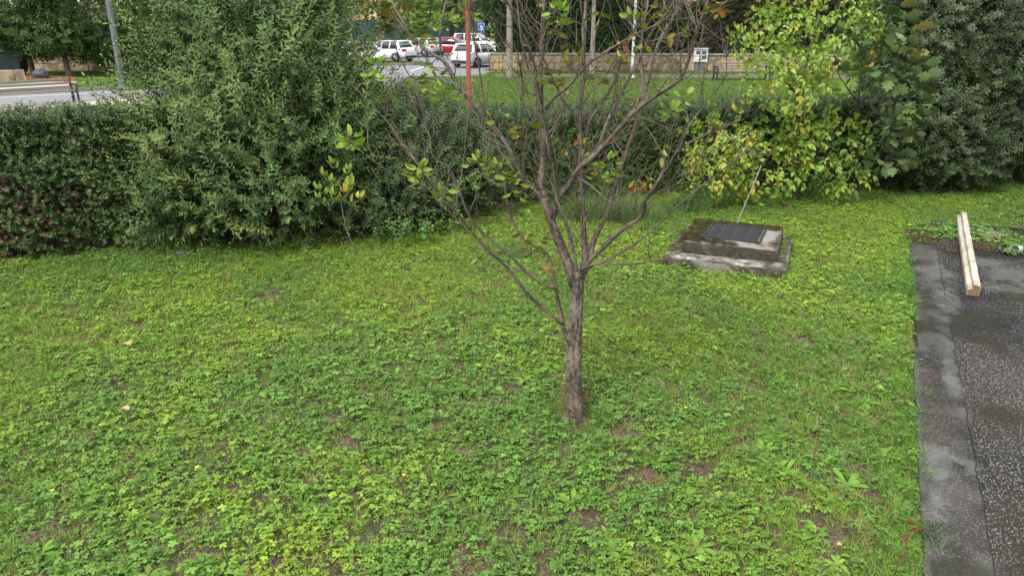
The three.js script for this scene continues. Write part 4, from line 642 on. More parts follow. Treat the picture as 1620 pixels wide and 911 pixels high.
{
  R = rng(81);
  const conc = new THREE.MeshStandardMaterial({ map: concTex, bumpMap: concBump, bumpScale: 0.012, roughness: 0.92 });
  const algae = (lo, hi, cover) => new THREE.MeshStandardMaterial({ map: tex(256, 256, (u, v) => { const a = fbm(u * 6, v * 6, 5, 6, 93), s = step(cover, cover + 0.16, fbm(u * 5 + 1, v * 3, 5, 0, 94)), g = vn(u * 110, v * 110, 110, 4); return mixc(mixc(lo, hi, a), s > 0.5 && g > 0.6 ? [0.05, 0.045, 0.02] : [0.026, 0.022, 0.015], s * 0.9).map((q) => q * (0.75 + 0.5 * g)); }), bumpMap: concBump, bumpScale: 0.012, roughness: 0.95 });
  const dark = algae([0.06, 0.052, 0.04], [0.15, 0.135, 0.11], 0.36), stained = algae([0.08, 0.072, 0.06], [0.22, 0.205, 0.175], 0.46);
  const root = thing('manhole_block', 'stepped mossy concrete manhole block with a dark iron grate on top', 'manhole', V(SLAB.c.x, 0, SLAB.c.z), SLAB.phi);
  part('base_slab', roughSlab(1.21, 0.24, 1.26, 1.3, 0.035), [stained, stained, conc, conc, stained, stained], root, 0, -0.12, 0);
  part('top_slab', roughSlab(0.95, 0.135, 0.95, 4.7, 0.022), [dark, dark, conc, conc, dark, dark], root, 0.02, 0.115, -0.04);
  // the grate
  const iron = new THREE.MeshPhysicalMaterial({ map: tex(256, 256, (u, v) => { const a = fbm(u * 10, v * 10, 4, 10, 3), r = step(0.58, 0.7, fbm(u * 7, v * 7, 4, 7, 9)); return mixc(mixc([0.022, 0.023, 0.024], [0.05, 0.052, 0.054], a), [0.07, 0.035, 0.018], r * 0.6); }), roughness: 0.85, specularIntensity: 0.25 });
  const gr = new THREE.Group(); gr.name = 'grate'; gr.position.set(0.035, 0.253, -0.055); gr.rotation.y = -0.02; root.add(gr);
  const gw = 0.58, gd = 0.62, fr = new MB();
  fr.box(0, 0.0, gd / 2 - 0.011, gw, 0.03, 0.022).box(0, 0.0, -gd / 2 + 0.011, gw, 0.03, 0.022).box(gw / 2 - 0.011, 0, 0, 0.022, 0.0295, gd - 0.045).box(-gw / 2 + 0.011, 0, 0, 0.022, 0.0295, gd - 0.045);
  mesh('frame', fr.geo(), iron, gr);
  const pl = new MB(); pl.box(0, -0.014, 0, gw - 0.05, 0.006, gd - 0.05); mesh('pan', pl.geo(), std([0.012, 0.012, 0.012], 0.8), gr);
  const bars = new MB(); for (const x of [-0.135, 0.0, 0.135]) bars.box(x, 0.0, 0, 0.03, 0.021, gd - 0.046);
  for (let k = 0; k < 25; k++) for (let j = 0; j < 4; j++) bars.box(-0.2025 + j * 0.135, -0.001, -gd / 2 + 0.034 + k * 0.0229, 0.104, 0.018, 0.0125);
  tag(mesh('bars', bars.geo(), iron, gr), null, null, null, 'stuff');
  // moss cushions and crumbs on the slabs
  const mb = new MB(); for (let k = 0; k < 26; k++) { const a = rr(0, 6.28), r = Math.sqrt(R()) * 0.02; mb.leaf(V(Math.cos(a) * r, -0.002, Math.sin(a) * r), V(rr(-0.5, 0.5), 1, rr(-0.5, 0.5)).normalize(), V(0, 0, 1), rr(0.006, 0.013), 0.004, jitv([1, 1, 1]), { seg: 2, prof: LANCE }); }
  const it = []; for (let k = 0; k < 5200; k++) { const x = rr(-0.45, 0.49), z = rr(-0.505, 0.42), onG = Math.abs(x - 0.035) < 0.3 && Math.abs(z + 0.065) < 0.32; const w = step(0.45, 0.6, fbm(x * 5 + 9, z * 5 + 9, 4, 0, 77)) * 0.7 + (x < -0.25 ? 0.55 : 0) + (z < -0.36 ? 0.7 : 0) - (x > 0.3 && z > -0.3 ? 0.5 : 0); if (!onG && R() < w) it.push({ p: V(x, 0.253 + rr(-0.006, 0.004), z), yaw: rr(0, 6), s: rr(0.7, 1.6), c: R() < 0.35 ? jit([0.07, 0.085, 0.02], 0.3) : jit([0.075, 0.052, 0.028], 0.35) }); }
  for (let k = 0; k < 900; k++) { const x = rr(-0.58, 0.58), z = rr(-0.6, 0.6); if ((x > 0.51 || (z > 0.45 && R() < 0.3) || x < -0.47) && fbm(x * 6, z * 6 + 30, 3) > 0.42) it.push({ p: V(x, 0.122, z), yaw: rr(0, 6), s: rr(0.8, 1.8), c: R() < 0.4 ? jit([0.09, 0.12, 0.03], 0.3) : jit([0.09, 0.06, 0.035], 0.3) }); }
  copies('moss', mb.geo(), leafy(0.95, 0.1), it, root);
  const weeds = []; for (let k = 0; k < 26; k++) weeds.push({ p: V(rr(0.5, 0.56), 0.12, rr(-0.4, 0.3)), up: V(rr(-0.3, 0.3), 1, rr(-0.3, 0.3)).normalize(), yaw: rr(0, 6), s: rr(0.4, 0.8), c: jit([0.11, 0.2, 0.04], 0.2) });
  copies('weeds', trifoliate(5, 0.02), lawnMat, weeds, root);
  // the rod leaning in the grate
  const a = Z(1167, 353, 8.02), b = Z(1205, 262, 8.1), d = b.clone().sub(a), rod = thing('metal_rod', 'thin grey metal rod standing aslant in the grate of the manhole block', 'rod', a), L = d.length(), q = new THREE.Quaternion().setFromUnitVectors(V(0, 1, 0), d.clone().normalize());
  const prof = [[0, 0], [0.005, 0], [0.005, L - 0.02], [0.006, L - 0.018], [0.006, L - 0.002], [0.005, L], [0, L]].map(([x, y]) => new THREE.Vector2(x, y));
  const sh = mesh('shaft', new THREE.LatheGeometry(prof, 10), new THREE.MeshStandardMaterial({ color: lin(0.32, 0.34, 0.36), roughness: 0.5, metalness: 0.6 }), rod); sh.quaternion.copy(q);
}
{ // long pale beam, broken across in several places
  R = rng(82);
  const a = G(1541, 468, 0.06), b = G(1521, 346, 0.1), L = 2.9, turn = Math.atan2(b.x - a.x, b.z - a.z);
  const root = thing('beam', 'long pale cream moulded beam with cracked paint lying on the wet asphalt', 'beam', V(a.x, 0.058, a.z), turn); root.rotation.order = 'YXZ'; root.rotation.x = -0.012;
  const woodTex = tex(512, 512, (u, v) => { const g = fbm(u * 18, v * 3, 5, 0, 71), c = vn(u * 40, v * 7, 40, 4), f = step(0.52, 0.7, fbm(u * 7, v * 5, 5, 0, 74)); let q = mixc([0.3, 0.26, 0.2], [0.5, 0.465, 0.395], g); q = mixc(q, [0.24, 0.17, 0.09], f * 0.55); return q.map((x) => x * (0.88 + 0.24 * c)); });
  const mat = new THREE.MeshStandardMaterial({ map: woodTex, bumpMap: woodTex, bumpScale: 0.004, roughness: 0.8 });
  const endMat = new THREE.MeshStandardMaterial({ map: woodTex, bumpMap: woodTex, bumpScale: 0.006, roughness: 0.9, color: lin(0.42, 0.33, 0.22) });
  const S = new THREE.Shape([[-0.075, 0], [0.065, 0], [0.068, 0.09], [0.058, 0.104], [-0.012, 0.112], [-0.02, 0.104], [-0.024, 0.072], [-0.066, 0.06], [-0.075, 0.05]].map(([x, y]) => new THREE.Vector2(-x * 0.7, y * 0.95)));
  let z = 0; const cuts = [0.5, 0.33, 0.28, 0.42, 0.25, 0.36, 0.3, 0.26, 0.2];
  cuts.forEach((len, k) => {
    const g = new THREE.ExtrudeGeometry(S, { depth: len - 0.004, bevelEnabled: true, bevelThickness: 0.004, bevelSize: 0.004, bevelOffset: -0.004, bevelSegments: 2, steps: 6 }), p = g.attributes.position, u = g.attributes.uv;
    for (let i = 0; i < p.count; i++) { const w = fbm(p.getZ(i) * 12 + k * 3 + 9, p.getX(i) * 20 + 7, 3) - 0.5; p.setXYZ(i, p.getX(i) + w * 0.006, p.getY(i) * (1 + w * 0.09), p.getZ(i)); u.setXY(i, p.getX(i) * 3 + p.getY(i) * 3 + k * 0.37, p.getZ(i) * 1.3 + k * 0.21); }
    g.computeVertexNormals();
    const m = mesh('segment', g, k ? mat : [endMat, mat], root); m.position.set(rr(-0.003, 0.003), rr(0, 0.002), z); m.rotation.y = rr(-0.006, 0.006); z += len;
  });
}
function blobStone(rx, ry, rz, seed, seg = 14, sq = 0.7) { const g = new THREE.SphereGeometry(1, seg, Math.ceil(seg * 0.7)), p = g.attributes.position; for (let k = 0; k < p.count; k++) { const x = p.getX(k), y = p.getY(k), z = p.getZ(k), n = 0.75 + 0.5 * fbm(x * 1.3 + 10 + seed, z * 1.3 + y + 10, 3, 0, 4), f = (v) => Math.sign(v) * Math.pow(Math.abs(v), sq); p.setXYZ(k, f(x) * rx * n, f(y) * ry * n, f(z) * rz * n); } g.computeVertexNormals(); return g; }
{
  R = rng(83);
  const stoneMat = new THREE.MeshStandardMaterial({ map: concTex, bumpMap: concBump, bumpScale: 0.01, roughness: 0.9 });
  const s1 = G(285, 406); tag(part('stone', blobStone(0.1, 0.03, 0.07, 2), stoneMat, null, s1.x, 0.02, s1.z, 0.3), 'flat pale grey stone in the grass at the hedge foot, below the tall shrub', 'stone');
  const tile = roughSlab(0.34, 0.05, 0.26, 9, 0.012); tag(part('paving_tile', tile, std([0.14, 0.095, 0.08], 0.75), null, G(1568, 374, 0.06).x, 0.045, G(1568, 374, 0.06).z, 0.3), 'reddish brown paving tile beside the far end of the beam', 'tile');
  const s3 = G(1492, 362, 0.03); tag(part('stone', roughSlab(0.3, 0.06, 0.2, 12, 0.02), stoneMat, null, s3.x, -0.012, s3.z, -0.5), 'grey flat stone sunk in the weeds left of the far end of the beam', 'stone');
  // plastic tub at the right edge
  const pt = G(1613, 400, 0.06), tub = thing('plastic_tub', 'small pale translucent plastic tub lying at the right edge of the asphalt', 'tub', V(pt.x, 0.1, pt.z), 0.5);
  const prof = [[0, 0], [0.034, 0], [0.038, 0.004], [0.047, 0.1], [0.051, 0.102], [0.051, 0.106], [0.045, 0.105], [0.036, 0.006], [0, 0.004]].map(([x, y]) => new THREE.Vector2(x, y)), cup = mesh('cup', new THREE.LatheGeometry(prof, 24), new THREE.MeshPhysicalMaterial({ color: lin(0.6, 0.68, 0.68), roughness: 0.35, transmission: 0.4, thickness: 0, side: THREE.DoubleSide }), tub); cup.rotation.z = 1.45; cup.rotation.x = 0.2;
  // soil and rotting leaves swept together over the far end of the asphalt
  const lit = []; const chip = new MB(); for (let k = 0; k < 7; k++) { const a = rr(0, 6.28); chip.leaf(V(rr(-0.05, 0.05), rr(0, 0.015), rr(-0.05, 0.05)), V(Math.cos(a), rr(-0.1, 0.3), Math.sin(a)).normalize(), V(0, 1, 0), rr(0.02, 0.06), rr(0.006, 0.018), jitv([1, 1, 1]), { seg: 3, droop: 0.6 }); }
  for (let k = 0; k < 900; k++) { const s = -rr(-0.08, 1) * 0.75 + 0.12, t = Math.pow(R(), 1.3) * 2.4 + 0.02; if (fbm(s * 2.5 + 9, t * 2.2 + 9, 3) > 0.4 + (s > 0 ? 0.1 : 0)) lit.push({ p: patioPoint(s, t, 0.062), yaw: rr(0, 6), s: rr(0.6, 1.3), c: R() < 0.25 ? jit([0.06, 0.085, 0.02], 0.3) : jit([0.1, 0.062, 0.032], 0.4) }); }
  tag(copies('leaf_litter', chip.geo(), leafy(0.9, 0.15), lit), 'brown rotting leaves over the far end of the asphalt', 'leaf litter', null, 'stuff');
  const wd = []; for (let k = 0; k < 420; k++) { const s = -0.95 + 0.55 * R() + 0.25 * vn(k * 0.3, 3), t = rr(0.1, 4); if (R() < 0.75) wd.push({ p: patioPoint(s - 0.1, t, 0.045), up: V(rr(-0.3, 0.3), 1, rr(-0.3, 0.3)).normalize(), yaw: rr(0, 6), s: rr(0.7, 1.5), c: jit([0.12, 0.22, 0.04], 0.25, 0.2) }); }
  for (let k = 0; k < 40; k++) { const q = G(1500 + rr(-25, 110), 368 + rr(-12, 10), 0.06); wd.push({ p: q, yaw: rr(0, 6), s: rr(0.5, 1.1), c: jit([0.11, 0.2, 0.04], 0.25) }); }
  for (let k = 0; k < 30; k++) { const q = G(1600 + rr(-10, 40), 398 + rr(-14, 6), 0.06); wd.push({ p: q, yaw: rr(0, 6), s: rr(0.6, 1.3), c: jit([0.11, 0.2, 0.04], 0.25) }); }
  tag(copies('trifoliate_weeds', trifoliate(6, 0.026), lawnMat, wd), 'weeds growing over the far end of the asphalt', 'weeds', null, 'stuff');
  // moss in the asphalt
  const ms = []; const mb = new MB(); for (let k = 0; k < 20; k++) { const a = rr(0, 6.28), r = Math.sqrt(R()) * 0.03; mb.leaf(V(Math.cos(a) * r, -0.002, Math.sin(a) * r), V(rr(-0.5, 0.5), 1, rr(-0.5, 0.5)).normalize(), V(0, 0, 1), rr(0.006, 0.012), 0.004, jitv([1, 1, 1]), { seg: 2, prof: LANCE }); }
  for (let k = 0; k < 2600; k++) { const s = rr(-0.2, 7), t = rr(0.02, 3.2); if (fbm(s * 1.6 + 19, t * 1.6 + 3, 4, 0, 7) > 0.63 || (t < 0.1 && R() < 0.25) || (s < 0.12 && R() < 0.7)) ms.push({ p: patioPoint(s, t, t < 0.28 ? 0.066 : 0.057), yaw: rr(0, 6), s: rr(0.6, 1.5), c: R() < 0.6 ? jit([0.04, 0.05, 0.012], 0.3) : jit([0.05, 0.035, 0.02], 0.3) }); }
  tag(copies('moss', mb.geo(), leafy(0.95, 0.05), ms), 'dark moss cushions in the asphalt and on its edging', 'moss', null, 'stuff');
}
{ // single fallen leaves, flowers and the red seedling
  R = rng(84);
  const geos = [0, 1, 2].map(() => lobed(0.1));
  for (const [px, py, s, c, label] of [[206, 546, 0.95, [0.5, 0.4, 0.12], 'yellow fallen leaf lying on the lawn at the left, the upper of two'], [203, 648, 0.62, [0.5, 0.36, 0.2], 'pinkish buff fallen leaf on the lawn at the left, the lower of two'], [931, 633, 0.4, [0.45, 0.16, 0.05], 'orange brown fallen leaf right beside the trunk of the fruit tree'], [1325, 862, 0.3, [0.42, 0.28, 0.22], 'small pale pink fallen leaf near the bottom right of the lawn'], [1446, 315, 0.5, [0.35, 0.24, 0.1], 'tan fallen leaf in the grass before the dark grey-green shrub'], [290, 690, 0.25, [0.5, 0.22, 0.05], 'tiny orange fallen leaf on the lower left lawn'], [1070, 640, 0.3, [0.3, 0.16, 0.08], 'brown fallen leaf on the lawn right of the trunk']]) {
    const p = G(px, py, 0.065), m = mesh('fallen_leaf', geos[Math.floor(R() * 3)], leafMat(c, 0.25, 0.7)); m.position.copy(p); m.rotation.set(-1.25, rr(-2, 2), 0, 'YXZ'); m.scale.setScalar(s); tag(m, label, 'leaf');
  }
  const fl = new MB(); for (let k = 0; k < 14; k++) { const a = k * 0.449; fl.leaf(V(0, 0.11, 0), V(Math.cos(a), 0.35, Math.sin(a)).normalize(), V(0, 1, 0), 0.013, 0.004, [1, 1, 1], { seg: 2, droop: 0.4 }); } const head = fl.geo(), st = new MB(); st.tube([V(0, 0, 0), V(0.004, 0.06, 0), V(0, 0.11, 0)], 0.0012, 4, [1, 1, 1]); const stg = st.geo(), fm = leafMat([0.75, 0.5, 0.02], 0.2), sm = std([0.12, 0.2, 0.05]);
  for (const [px, py, where] of [[195, 690, 'tiny yellow flower in the lawn just below the pinkish buff fallen leaf'], [315, 752, 'tiny yellow flower in the lower left lawn, second from the left edge in its row'], [88, 790, 'tiny yellow flower nearest the left edge of the lawn'], [1083, 655, 'tiny yellow flower right of the trunk near the brown fallen leaf'], [640, 765, 'tiny yellow flower in the middle of the lower lawn, left of the bare soil']]) { const o = thing('yellow_flower', where, 'flower', G(px, py + 14), 0, 'tiny yellow flowers in the lawn'); mesh('bloom', head, fm, o); mesh('stem', stg, sm, o); }
  const o = G(1416, 920), root = thing('red_seedling', 'young shoot with reddish brown leaves beside the asphalt at the bottom right', 'seedling', o), at = (px, py) => Z(px, py, -o.z - 0.02).sub(o), b = new MB();
  b.tube(smooth([V(0, 0, 0), at(1424, 880), at(1440, 850), at(1446, 832), at(1447, 822)], 10), (t) => 0.0028 * (1 - 0.5 * t), 6, [1, 1, 1]); mesh('stem', b.geo(), std([0.2, 0.06, 0.03], 0.6), root);
  const lf = [0, 1].map(() => { const q = new MB(); q.leaf(V(0, 0, 0), V(0, 1, 0), V(0, 0, 1), 0.05, 0.028, [1, 1, 1], { seg: 5, droop: 0.7, fold: 0.25 }); return q.geo(); }), mats = [leafMat([0.2, 0.12, 0.05], 0.4), leafMat([0.3, 0.09, 0.045], 0.4), leafMat([0.19, 0.18, 0.06], 0.4)];
  leafMeshes(root, lf, mats, [[1447, 824, 0.8, 0.5, 1], [1446, 830, -0.8, 0.5, 1], [1448, 835, 1, 0.1, 1], [1440, 848, -1, 0.2, 0], [1436, 856, -0.7, 0.7, 0], [1432, 866, 1, 0, 0], [1428, 876, -1, -0.1, 2], [1425, 882, 0.9, 0.1, 2], [1421, 892, -0.8, 0.4, 2], [1422, 896, 1, -0.2, 0], [1418, 905, 0.9, 0.4, 2]].map(([x, y, ux, uy, m]) => ({ p: at(x, y), up: V(ux, uy, 0.5).normalize(), yaw: rr(-0.5, 0.5), s: rr(0.75, 1.1), m })));
}

// ---------------------------------------------------------------- the park and the street
const GF = (px, py) => G(px, py, FAR);
R = rng(91);
const stoneTex = tex(512, 512, (u, v) => { const a = fbm(u * 6, v * 6, 5, 6, 80), b = vn(u * 150, v * 150, 150, 3), s = step(0.58, 0.7, fbm(u * 5 + 2, v * 5, 4, 5, 83)); let c = mixc([0.27, 0.2, 0.13], [0.52, 0.42, 0.3], a); c = mixc(c, [0.15, 0.115, 0.08], s * 0.7); return c.map((q) => q * (0.85 + 0.3 * b)); });
const stoneMats = [[1, 1, 1], [0.85, 0.82, 0.8], [1.0, 0.9, 0.78]].map((c) => new THREE.MeshStandardMaterial({ map: stoneTex, bumpMap: stoneTex, bumpScale: 0.03, roughness: 0.9, color: lin(...c) }));
const joint = std([0.1, 0.08, 0.06], 0.95);
function stoneWall(label, a, b, h, courses, cap) {
  const root = thing('stone_wall', label, 'wall', a), L = Math.hypot(b.x - a.x, b.z - a.z), turn = -Math.atan2(b.z - a.z, b.x - a.x); root.rotation.y = turn;
  const core = new MB(); core.box(L / 2, h / 2 - 0.03, 0, L, h - 0.05, 0.26); mesh('core', core.geo(), joint, root);
  for (let c = 0; c < courses; c++) { const hh = (h - cap) / courses; let x = 0; while (x < L - 0.05) { const w = Math.min(rr(0.45, 1.15), L - x), g = new THREE.BoxGeometry(w - 0.025, hh - 0.02, 0.36 + rr(-0.02, 0.03), 2, 2, 1), p = g.attributes.position, u = g.attributes.uv; for (let k = 0; k < p.count; k++) { const q = (s) => (vn(p.getX(k) * 9 + x * 3 + s, p.getY(k) * 9 + p.getZ(k) * 5 + c * 7 + 30) - 0.5) * 0.05; u.setXY(k, p.getX(k) * 0.4 + x * 0.37, p.getY(k) * 0.4 + p.getZ(k) * 0.4 + c * 0.3); p.setXYZ(k, p.getX(k) + q(3), p.getY(k) + q(17) * 0.6, p.getZ(k) + q(41)); } g.computeVertexNormals(); part('stone', g, stoneMats[Math.floor(R() * 3)], root, x + w / 2, hh * (c + 0.5), 0); x += w; } }
  if (cap) { let x = 0; while (x < L - 0.05) { const w = Math.min(1.1, L - x), g = new RoundedBoxGeometry(w - 0.012, cap, 0.46, 1, 0.015); part('cap_stone', g, std([0.24, 0.225, 0.2], 0.9), root, x + w / 2, h - cap / 2, 0); x += w; } }
  return root;
}
stoneWall('long tan stone wall with a grey cap along the park, behind the right-hand bench', GF(776, 110), GF(1330, 113), 0.98, 2, 0.1);
stoneWall('brown stone wall across the street, behind the two dark tree trunks', GF(30, 113), GF(300, 111), 0.98, 2, 0.07);
stoneWall('low brown stone wall end at the left edge, beyond the left-hand bench', GF(-40, 131), GF(40, 128), 0.55, 1, 0);
stoneWall('low tan stone wall behind the parked cars, under the green fence', GF(520, 84), GF(665, 82), 0.8, 1, 0.08);
// grass verges and leaf litter by the far walls
{
  const t = tuft(16, 0.12, 0.1, 0.012), it = [];
  for (let k = 0; k < 2600; k++) { const q = GF(rr(770, 1320), rr(109, 121)); it.push({ p: q, yaw: rr(0, 6), s: rr(0.5, 1.2), c: jit([0.075, 0.135, 0.028], 0.3) }); }
  for (let k = 0; k < 2200; k++) { const q = GF(rr(60, 250), rr(113, 121)); it.push({ p: q, yaw: rr(0, 6), s: rr(0.6, 1.4), c: jit([0.085, 0.125, 0.03], 0.3) }); }
  for (let k = 0; k < 1500; k++) { const q = GF(rr(120, 250), rr(126, 142)); it.push({ p: q, yaw: rr(0, 6), s: rr(0.6, 1.2), c: jit([0.09, 0.19, 0.03], 0.25) }); }
  for (let k = 0; k < 900; k++) { const q = GF(rr(585, 680), rr(99, 103)); it.push({ p: q, yaw: rr(0, 6), s: rr(0.6, 1.4), c: jit([0.1, 0.17, 0.035], 0.25) }); }
  tag(copies('grass', t, leafy(0.8, 0.2), it), 'rough grass of the verges below the far stone walls', 'grass', null, 'stuff');
  const t2 = tuft(20, 0.06, 0.16, 0.012), pk = []; for (let k = 0; k < 34000; k++) { const y = mix(121, 178, Math.pow(R(), 1.2)), q = GF(rr(560, 1330), y); if (q.z > -14 || (q.x < -5.5 && q.z < -36)) continue; const m = fbm(q.x * 0.35 + 40, q.z * 0.35 + 60, 3); pk.push({ p: q, yaw: rr(0, 6), s: rr(0.6, 1.2), c: jit(mixc([0.085, 0.15, 0.028], [0.12, 0.175, 0.035], m), 0.2, 0.15) }); }
  tag(copies('grass', t2, leafy(0.85, 0.2), pk), 'short mown grass of the park lawn beyond the clipped hedge', 'grass', null, 'stuff');
  const lf = new MB(); for (let k = 0; k < 9; k++) { const a = rr(0, 6.28); lf.leaf(V(rr(-0.15, 0.15), rr(0, 0.03), rr(-0.15, 0.15)), V(Math.cos(a), rr(0, 0.4), Math.sin(a)).normalize(), V(0, 1, 0), 0.1, 0.07, jitv([1, 1, 1]), { seg: 2, droop: 0.5 }); }
  const l2 = []; for (let k = 0; k < 950; k++) { const q = GF(22 + Math.pow(R(), 0.8) * 92, rr(117, 129)); l2.push({ p: q, yaw: rr(0, 6), s: rr(0.6, 1.3), c: jit(R() < 0.7 ? [0.36, 0.14, 0.05] : [0.34, 0.2, 0.08], 0.3) }); }
  for (let k = 0; k < 230; k++) { const q = GF(rr(780, 1250), R() < 0.7 ? rr(119, 124) : rr(112, 122)); l2.push({ p: q.add(V(0, 0.02, 0)), yaw: rr(0, 6), s: rr(0.25, 0.6), c: jit(R() < 0.6 ? [0.45, 0.34, 0.2] : [0.3, 0.15, 0.07], 0.3) }); }
  tag(copies('leaf_litter', lf.geo(), leafy(0.85, 0.15), l2), 'orange brown fallen leaves along the verges by the far walls', 'leaf litter', null, 'stuff');
}
// benches
const benchIron = std([0.025, 0.025, 0.028], 0.5), oldWood = new THREE.MeshStandardMaterial({ map: tex(256, 256, (u, v) => mixc([0.08, 0.072, 0.06], [0.24, 0.22, 0.19], fbm(u * 3, v * 40, 4, 0, 90))), roughness: 0.9 });
function bench(label, p, turn, L) {
  const root = thing('park_bench', label, 'bench', p, turn);
  for (const sx of [-1, 1]) {
    const b = new MB(), x = sx * (L / 2 + 0.03);
    b.tube([V(x, 0, -0.2), V(x, 0.4, -0.18), V(x, 0.62, -0.25), V(x, 0.9, -0.38)], 0.05, 6, [1, 1, 1]); b.tube([V(x, 0, 0.4), V(x, 0.42, 0.36), V(x, 0.66, 0.36)], 0.044, 6, [1, 1, 1]); b.tube([V(x, 0.64, -0.26), V(x, 0.67, 0), V(x, 0.67, 0.39)], 0.044, 6, [1, 1, 1]); b.tube([V(x, 0.4, -0.2), V(x, 0.4, 0.38)], 0.032, 6, [1, 1, 1]);
    mesh('end_frame', b.geo(), benchIron, root);
  }
  const slat = new RoundedBoxGeometry(L, 0.035, 0.095, 1, 0.008), back = new RoundedBoxGeometry(L, 0.08, 0.032, 1, 0.008);
  for (const z of [-0.14, -0.03, 0.08, 0.19]) part('slat', slat, oldWood, root, 0, 0.445, z);
  for (const [y, z] of [[0.56, -0.205], [0.69, -0.25], [0.82, -0.305]]) { const s = part('slat', back, oldWood, root, 0, y, z); s.rotation.x = -0.35; }
  return root;
}
bench('weathered slatted bench with black iron arms beside the street on the left', Z(57, 164, 27.5).setY(FAR), 0.8, 2.5);
{ const p = GF(1172, 127); bench('grey slatted bench in front of the tan stone wall on the right', p, 0.05, 2.6); }
// posts and lamps
function pole(name, label, category, px, dist, r, h, mat, extra) { const p = Z(px, 100, dist); p.y = FAR; const root = thing(name, label, category, p), prof = [[0, 0], [r * 1.9, 0], [r * 1.9, 0.12], [r * 1.05, 0.22], [r * 0.95, h * 0.5], [r * 0.8, h - 0.02], [r * 0.5, h], [0, h]].map(([x, y]) => new THREE.Vector2(x, y)); mesh('shaft', new THREE.LatheGeometry(prof, 16), mat, root); if (extra) extra(root, h); return root; }
const lampHead = (root, h) => { const b = new MB(); b.tube(smooth([V(0, h - 0.1, 0), V(0, h + 0.25, 0.05), V(0.1, h + 0.45, 0.35)], 8), 0.03, 8, [1, 1, 1]); mesh('arm', b.geo(), std([0.2, 0.2, 0.2], 0.5), root); const g = new RoundedBoxGeometry(0.25, 0.1, 0.6, 3, 0.04); part('lamp_head', g, std([0.3, 0.3, 0.31], 0.4), root, 0.1, h + 0.45, 0.62); };
pole('lamp_post', 'tall grey lamp post behind the left edge of the big grey-green shrub', 'lamp post', 187, 33.5, 0.125, 6, std([0.12, 0.125, 0.13], 0.6), lampHead);
pole('red_post', 'tall slim red post behind the fruit tree, rising out of the photo', 'post', 741, 23, 0.07, 6, std([0.3, 0.065, 0.055], 0.55), (root, h) => { const g = new THREE.SphereGeometry(0.1, 14, 10); part('finial', g, std([0.3, 0.065, 0.055], 0.55), root, 0, h, 0); });
pole('white_post', 'thin white post standing at the stone edging in the park', 'post', 1001, 40, 0.075, 6.5, std([0.5, 0.52, 0.53], 0.6), lampHead);
// utility box by the wall
{
  const p = GF(1103, 114), root = thing('utility_box', 'white utility cabinet with dark windows standing before the stone wall', 'cabinet', V(p.x, FAR, p.z + 0.55));
  part('cabinet', new RoundedBoxGeometry(0.76, 0.7, 0.3, 2, 0.02), std([0.55, 0.56, 0.56], 0.5), root, 0, 0.95, 0);
  part('hood', new RoundedBoxGeometry(0.82, 0.05, 0.36, 2, 0.015), std([0.5, 0.51, 0.51], 0.5), root, 0, 1.325, 0.02);
  for (const [x, y] of [[-0.17, 1.12], [0.17, 1.12], [0.17, 0.85]]) part('window', new RoundedBoxGeometry(0.24, 0.2, 0.02, 1, 0.008), std([0.08, 0.085, 0.09], 0.25), root, x, y, 0.155);
  part('notice', new THREE.BoxGeometry(0.2, 0.16, 0.012), std([0.75, 0.75, 0.74], 0.6), root, -0.17, 0.85, 0.157);
  part('plinth', new THREE.BoxGeometry(0.6, 0.6, 0.22), std([0.12, 0.12, 0.12], 0.8), root, 0, 0.3, -0.02);
}
{ // blue parking sign
  const p = Z(762, 95, 58); p.y = FAR; const c = document.createElement('canvas'); c.width = c.height = 128; const x = c.getContext('2d'); x.fillStyle = '#1c55b8'; x.fillRect(0, 0, 128, 128); x.strokeStyle = x.fillStyle = '#f4f6fa'; x.lineWidth = 5; x.strokeRect(6, 6, 116, 116); x.beginPath(); x.arc(58, 28, 9, 0, 7); x.fill(); x.lineWidth = 9; x.lineJoin = x.lineCap = 'round'; x.beginPath(); x.moveTo(58, 42); x.lineTo(60, 72); x.lineTo(82, 72); x.lineTo(92, 98); x.stroke(); x.beginPath(); x.moveTo(59, 55); x.lineTo(78, 55); x.stroke(); x.lineWidth = 7; x.beginPath(); x.arc(60, 84, 23, -1.9, 0.55, true); x.stroke();
  const t = new THREE.CanvasTexture(c); t.colorSpace = THREE.SRGBColorSpace;
  const root = thing('parking_sign', 'square blue wheelchair parking sign on a thin post behind the parked cars', 'sign', p), b = new MB(); b.tube([V(0, 0, -0.04), V(0, 2.75, -0.04)], 0.03, 8, [1, 1, 1]); mesh('post', b.geo(), std([0.35, 0.36, 0.37], 0.5), root);
  const y = Z(762, 42, 58).y - FAR, g = new RoundedBoxGeometry(0.5, 0.5, 0.02, 1, 0.008); part('plate', g, std([0.06, 0.13, 0.4], 0.45), root, 0, y, 0); const f = part('sign_face', new THREE.PlaneGeometry(0.49, 0.49), new THREE.MeshStandardMaterial({ map: t, roughness: 0.45 }), root, 0, y, 0.0135);
}
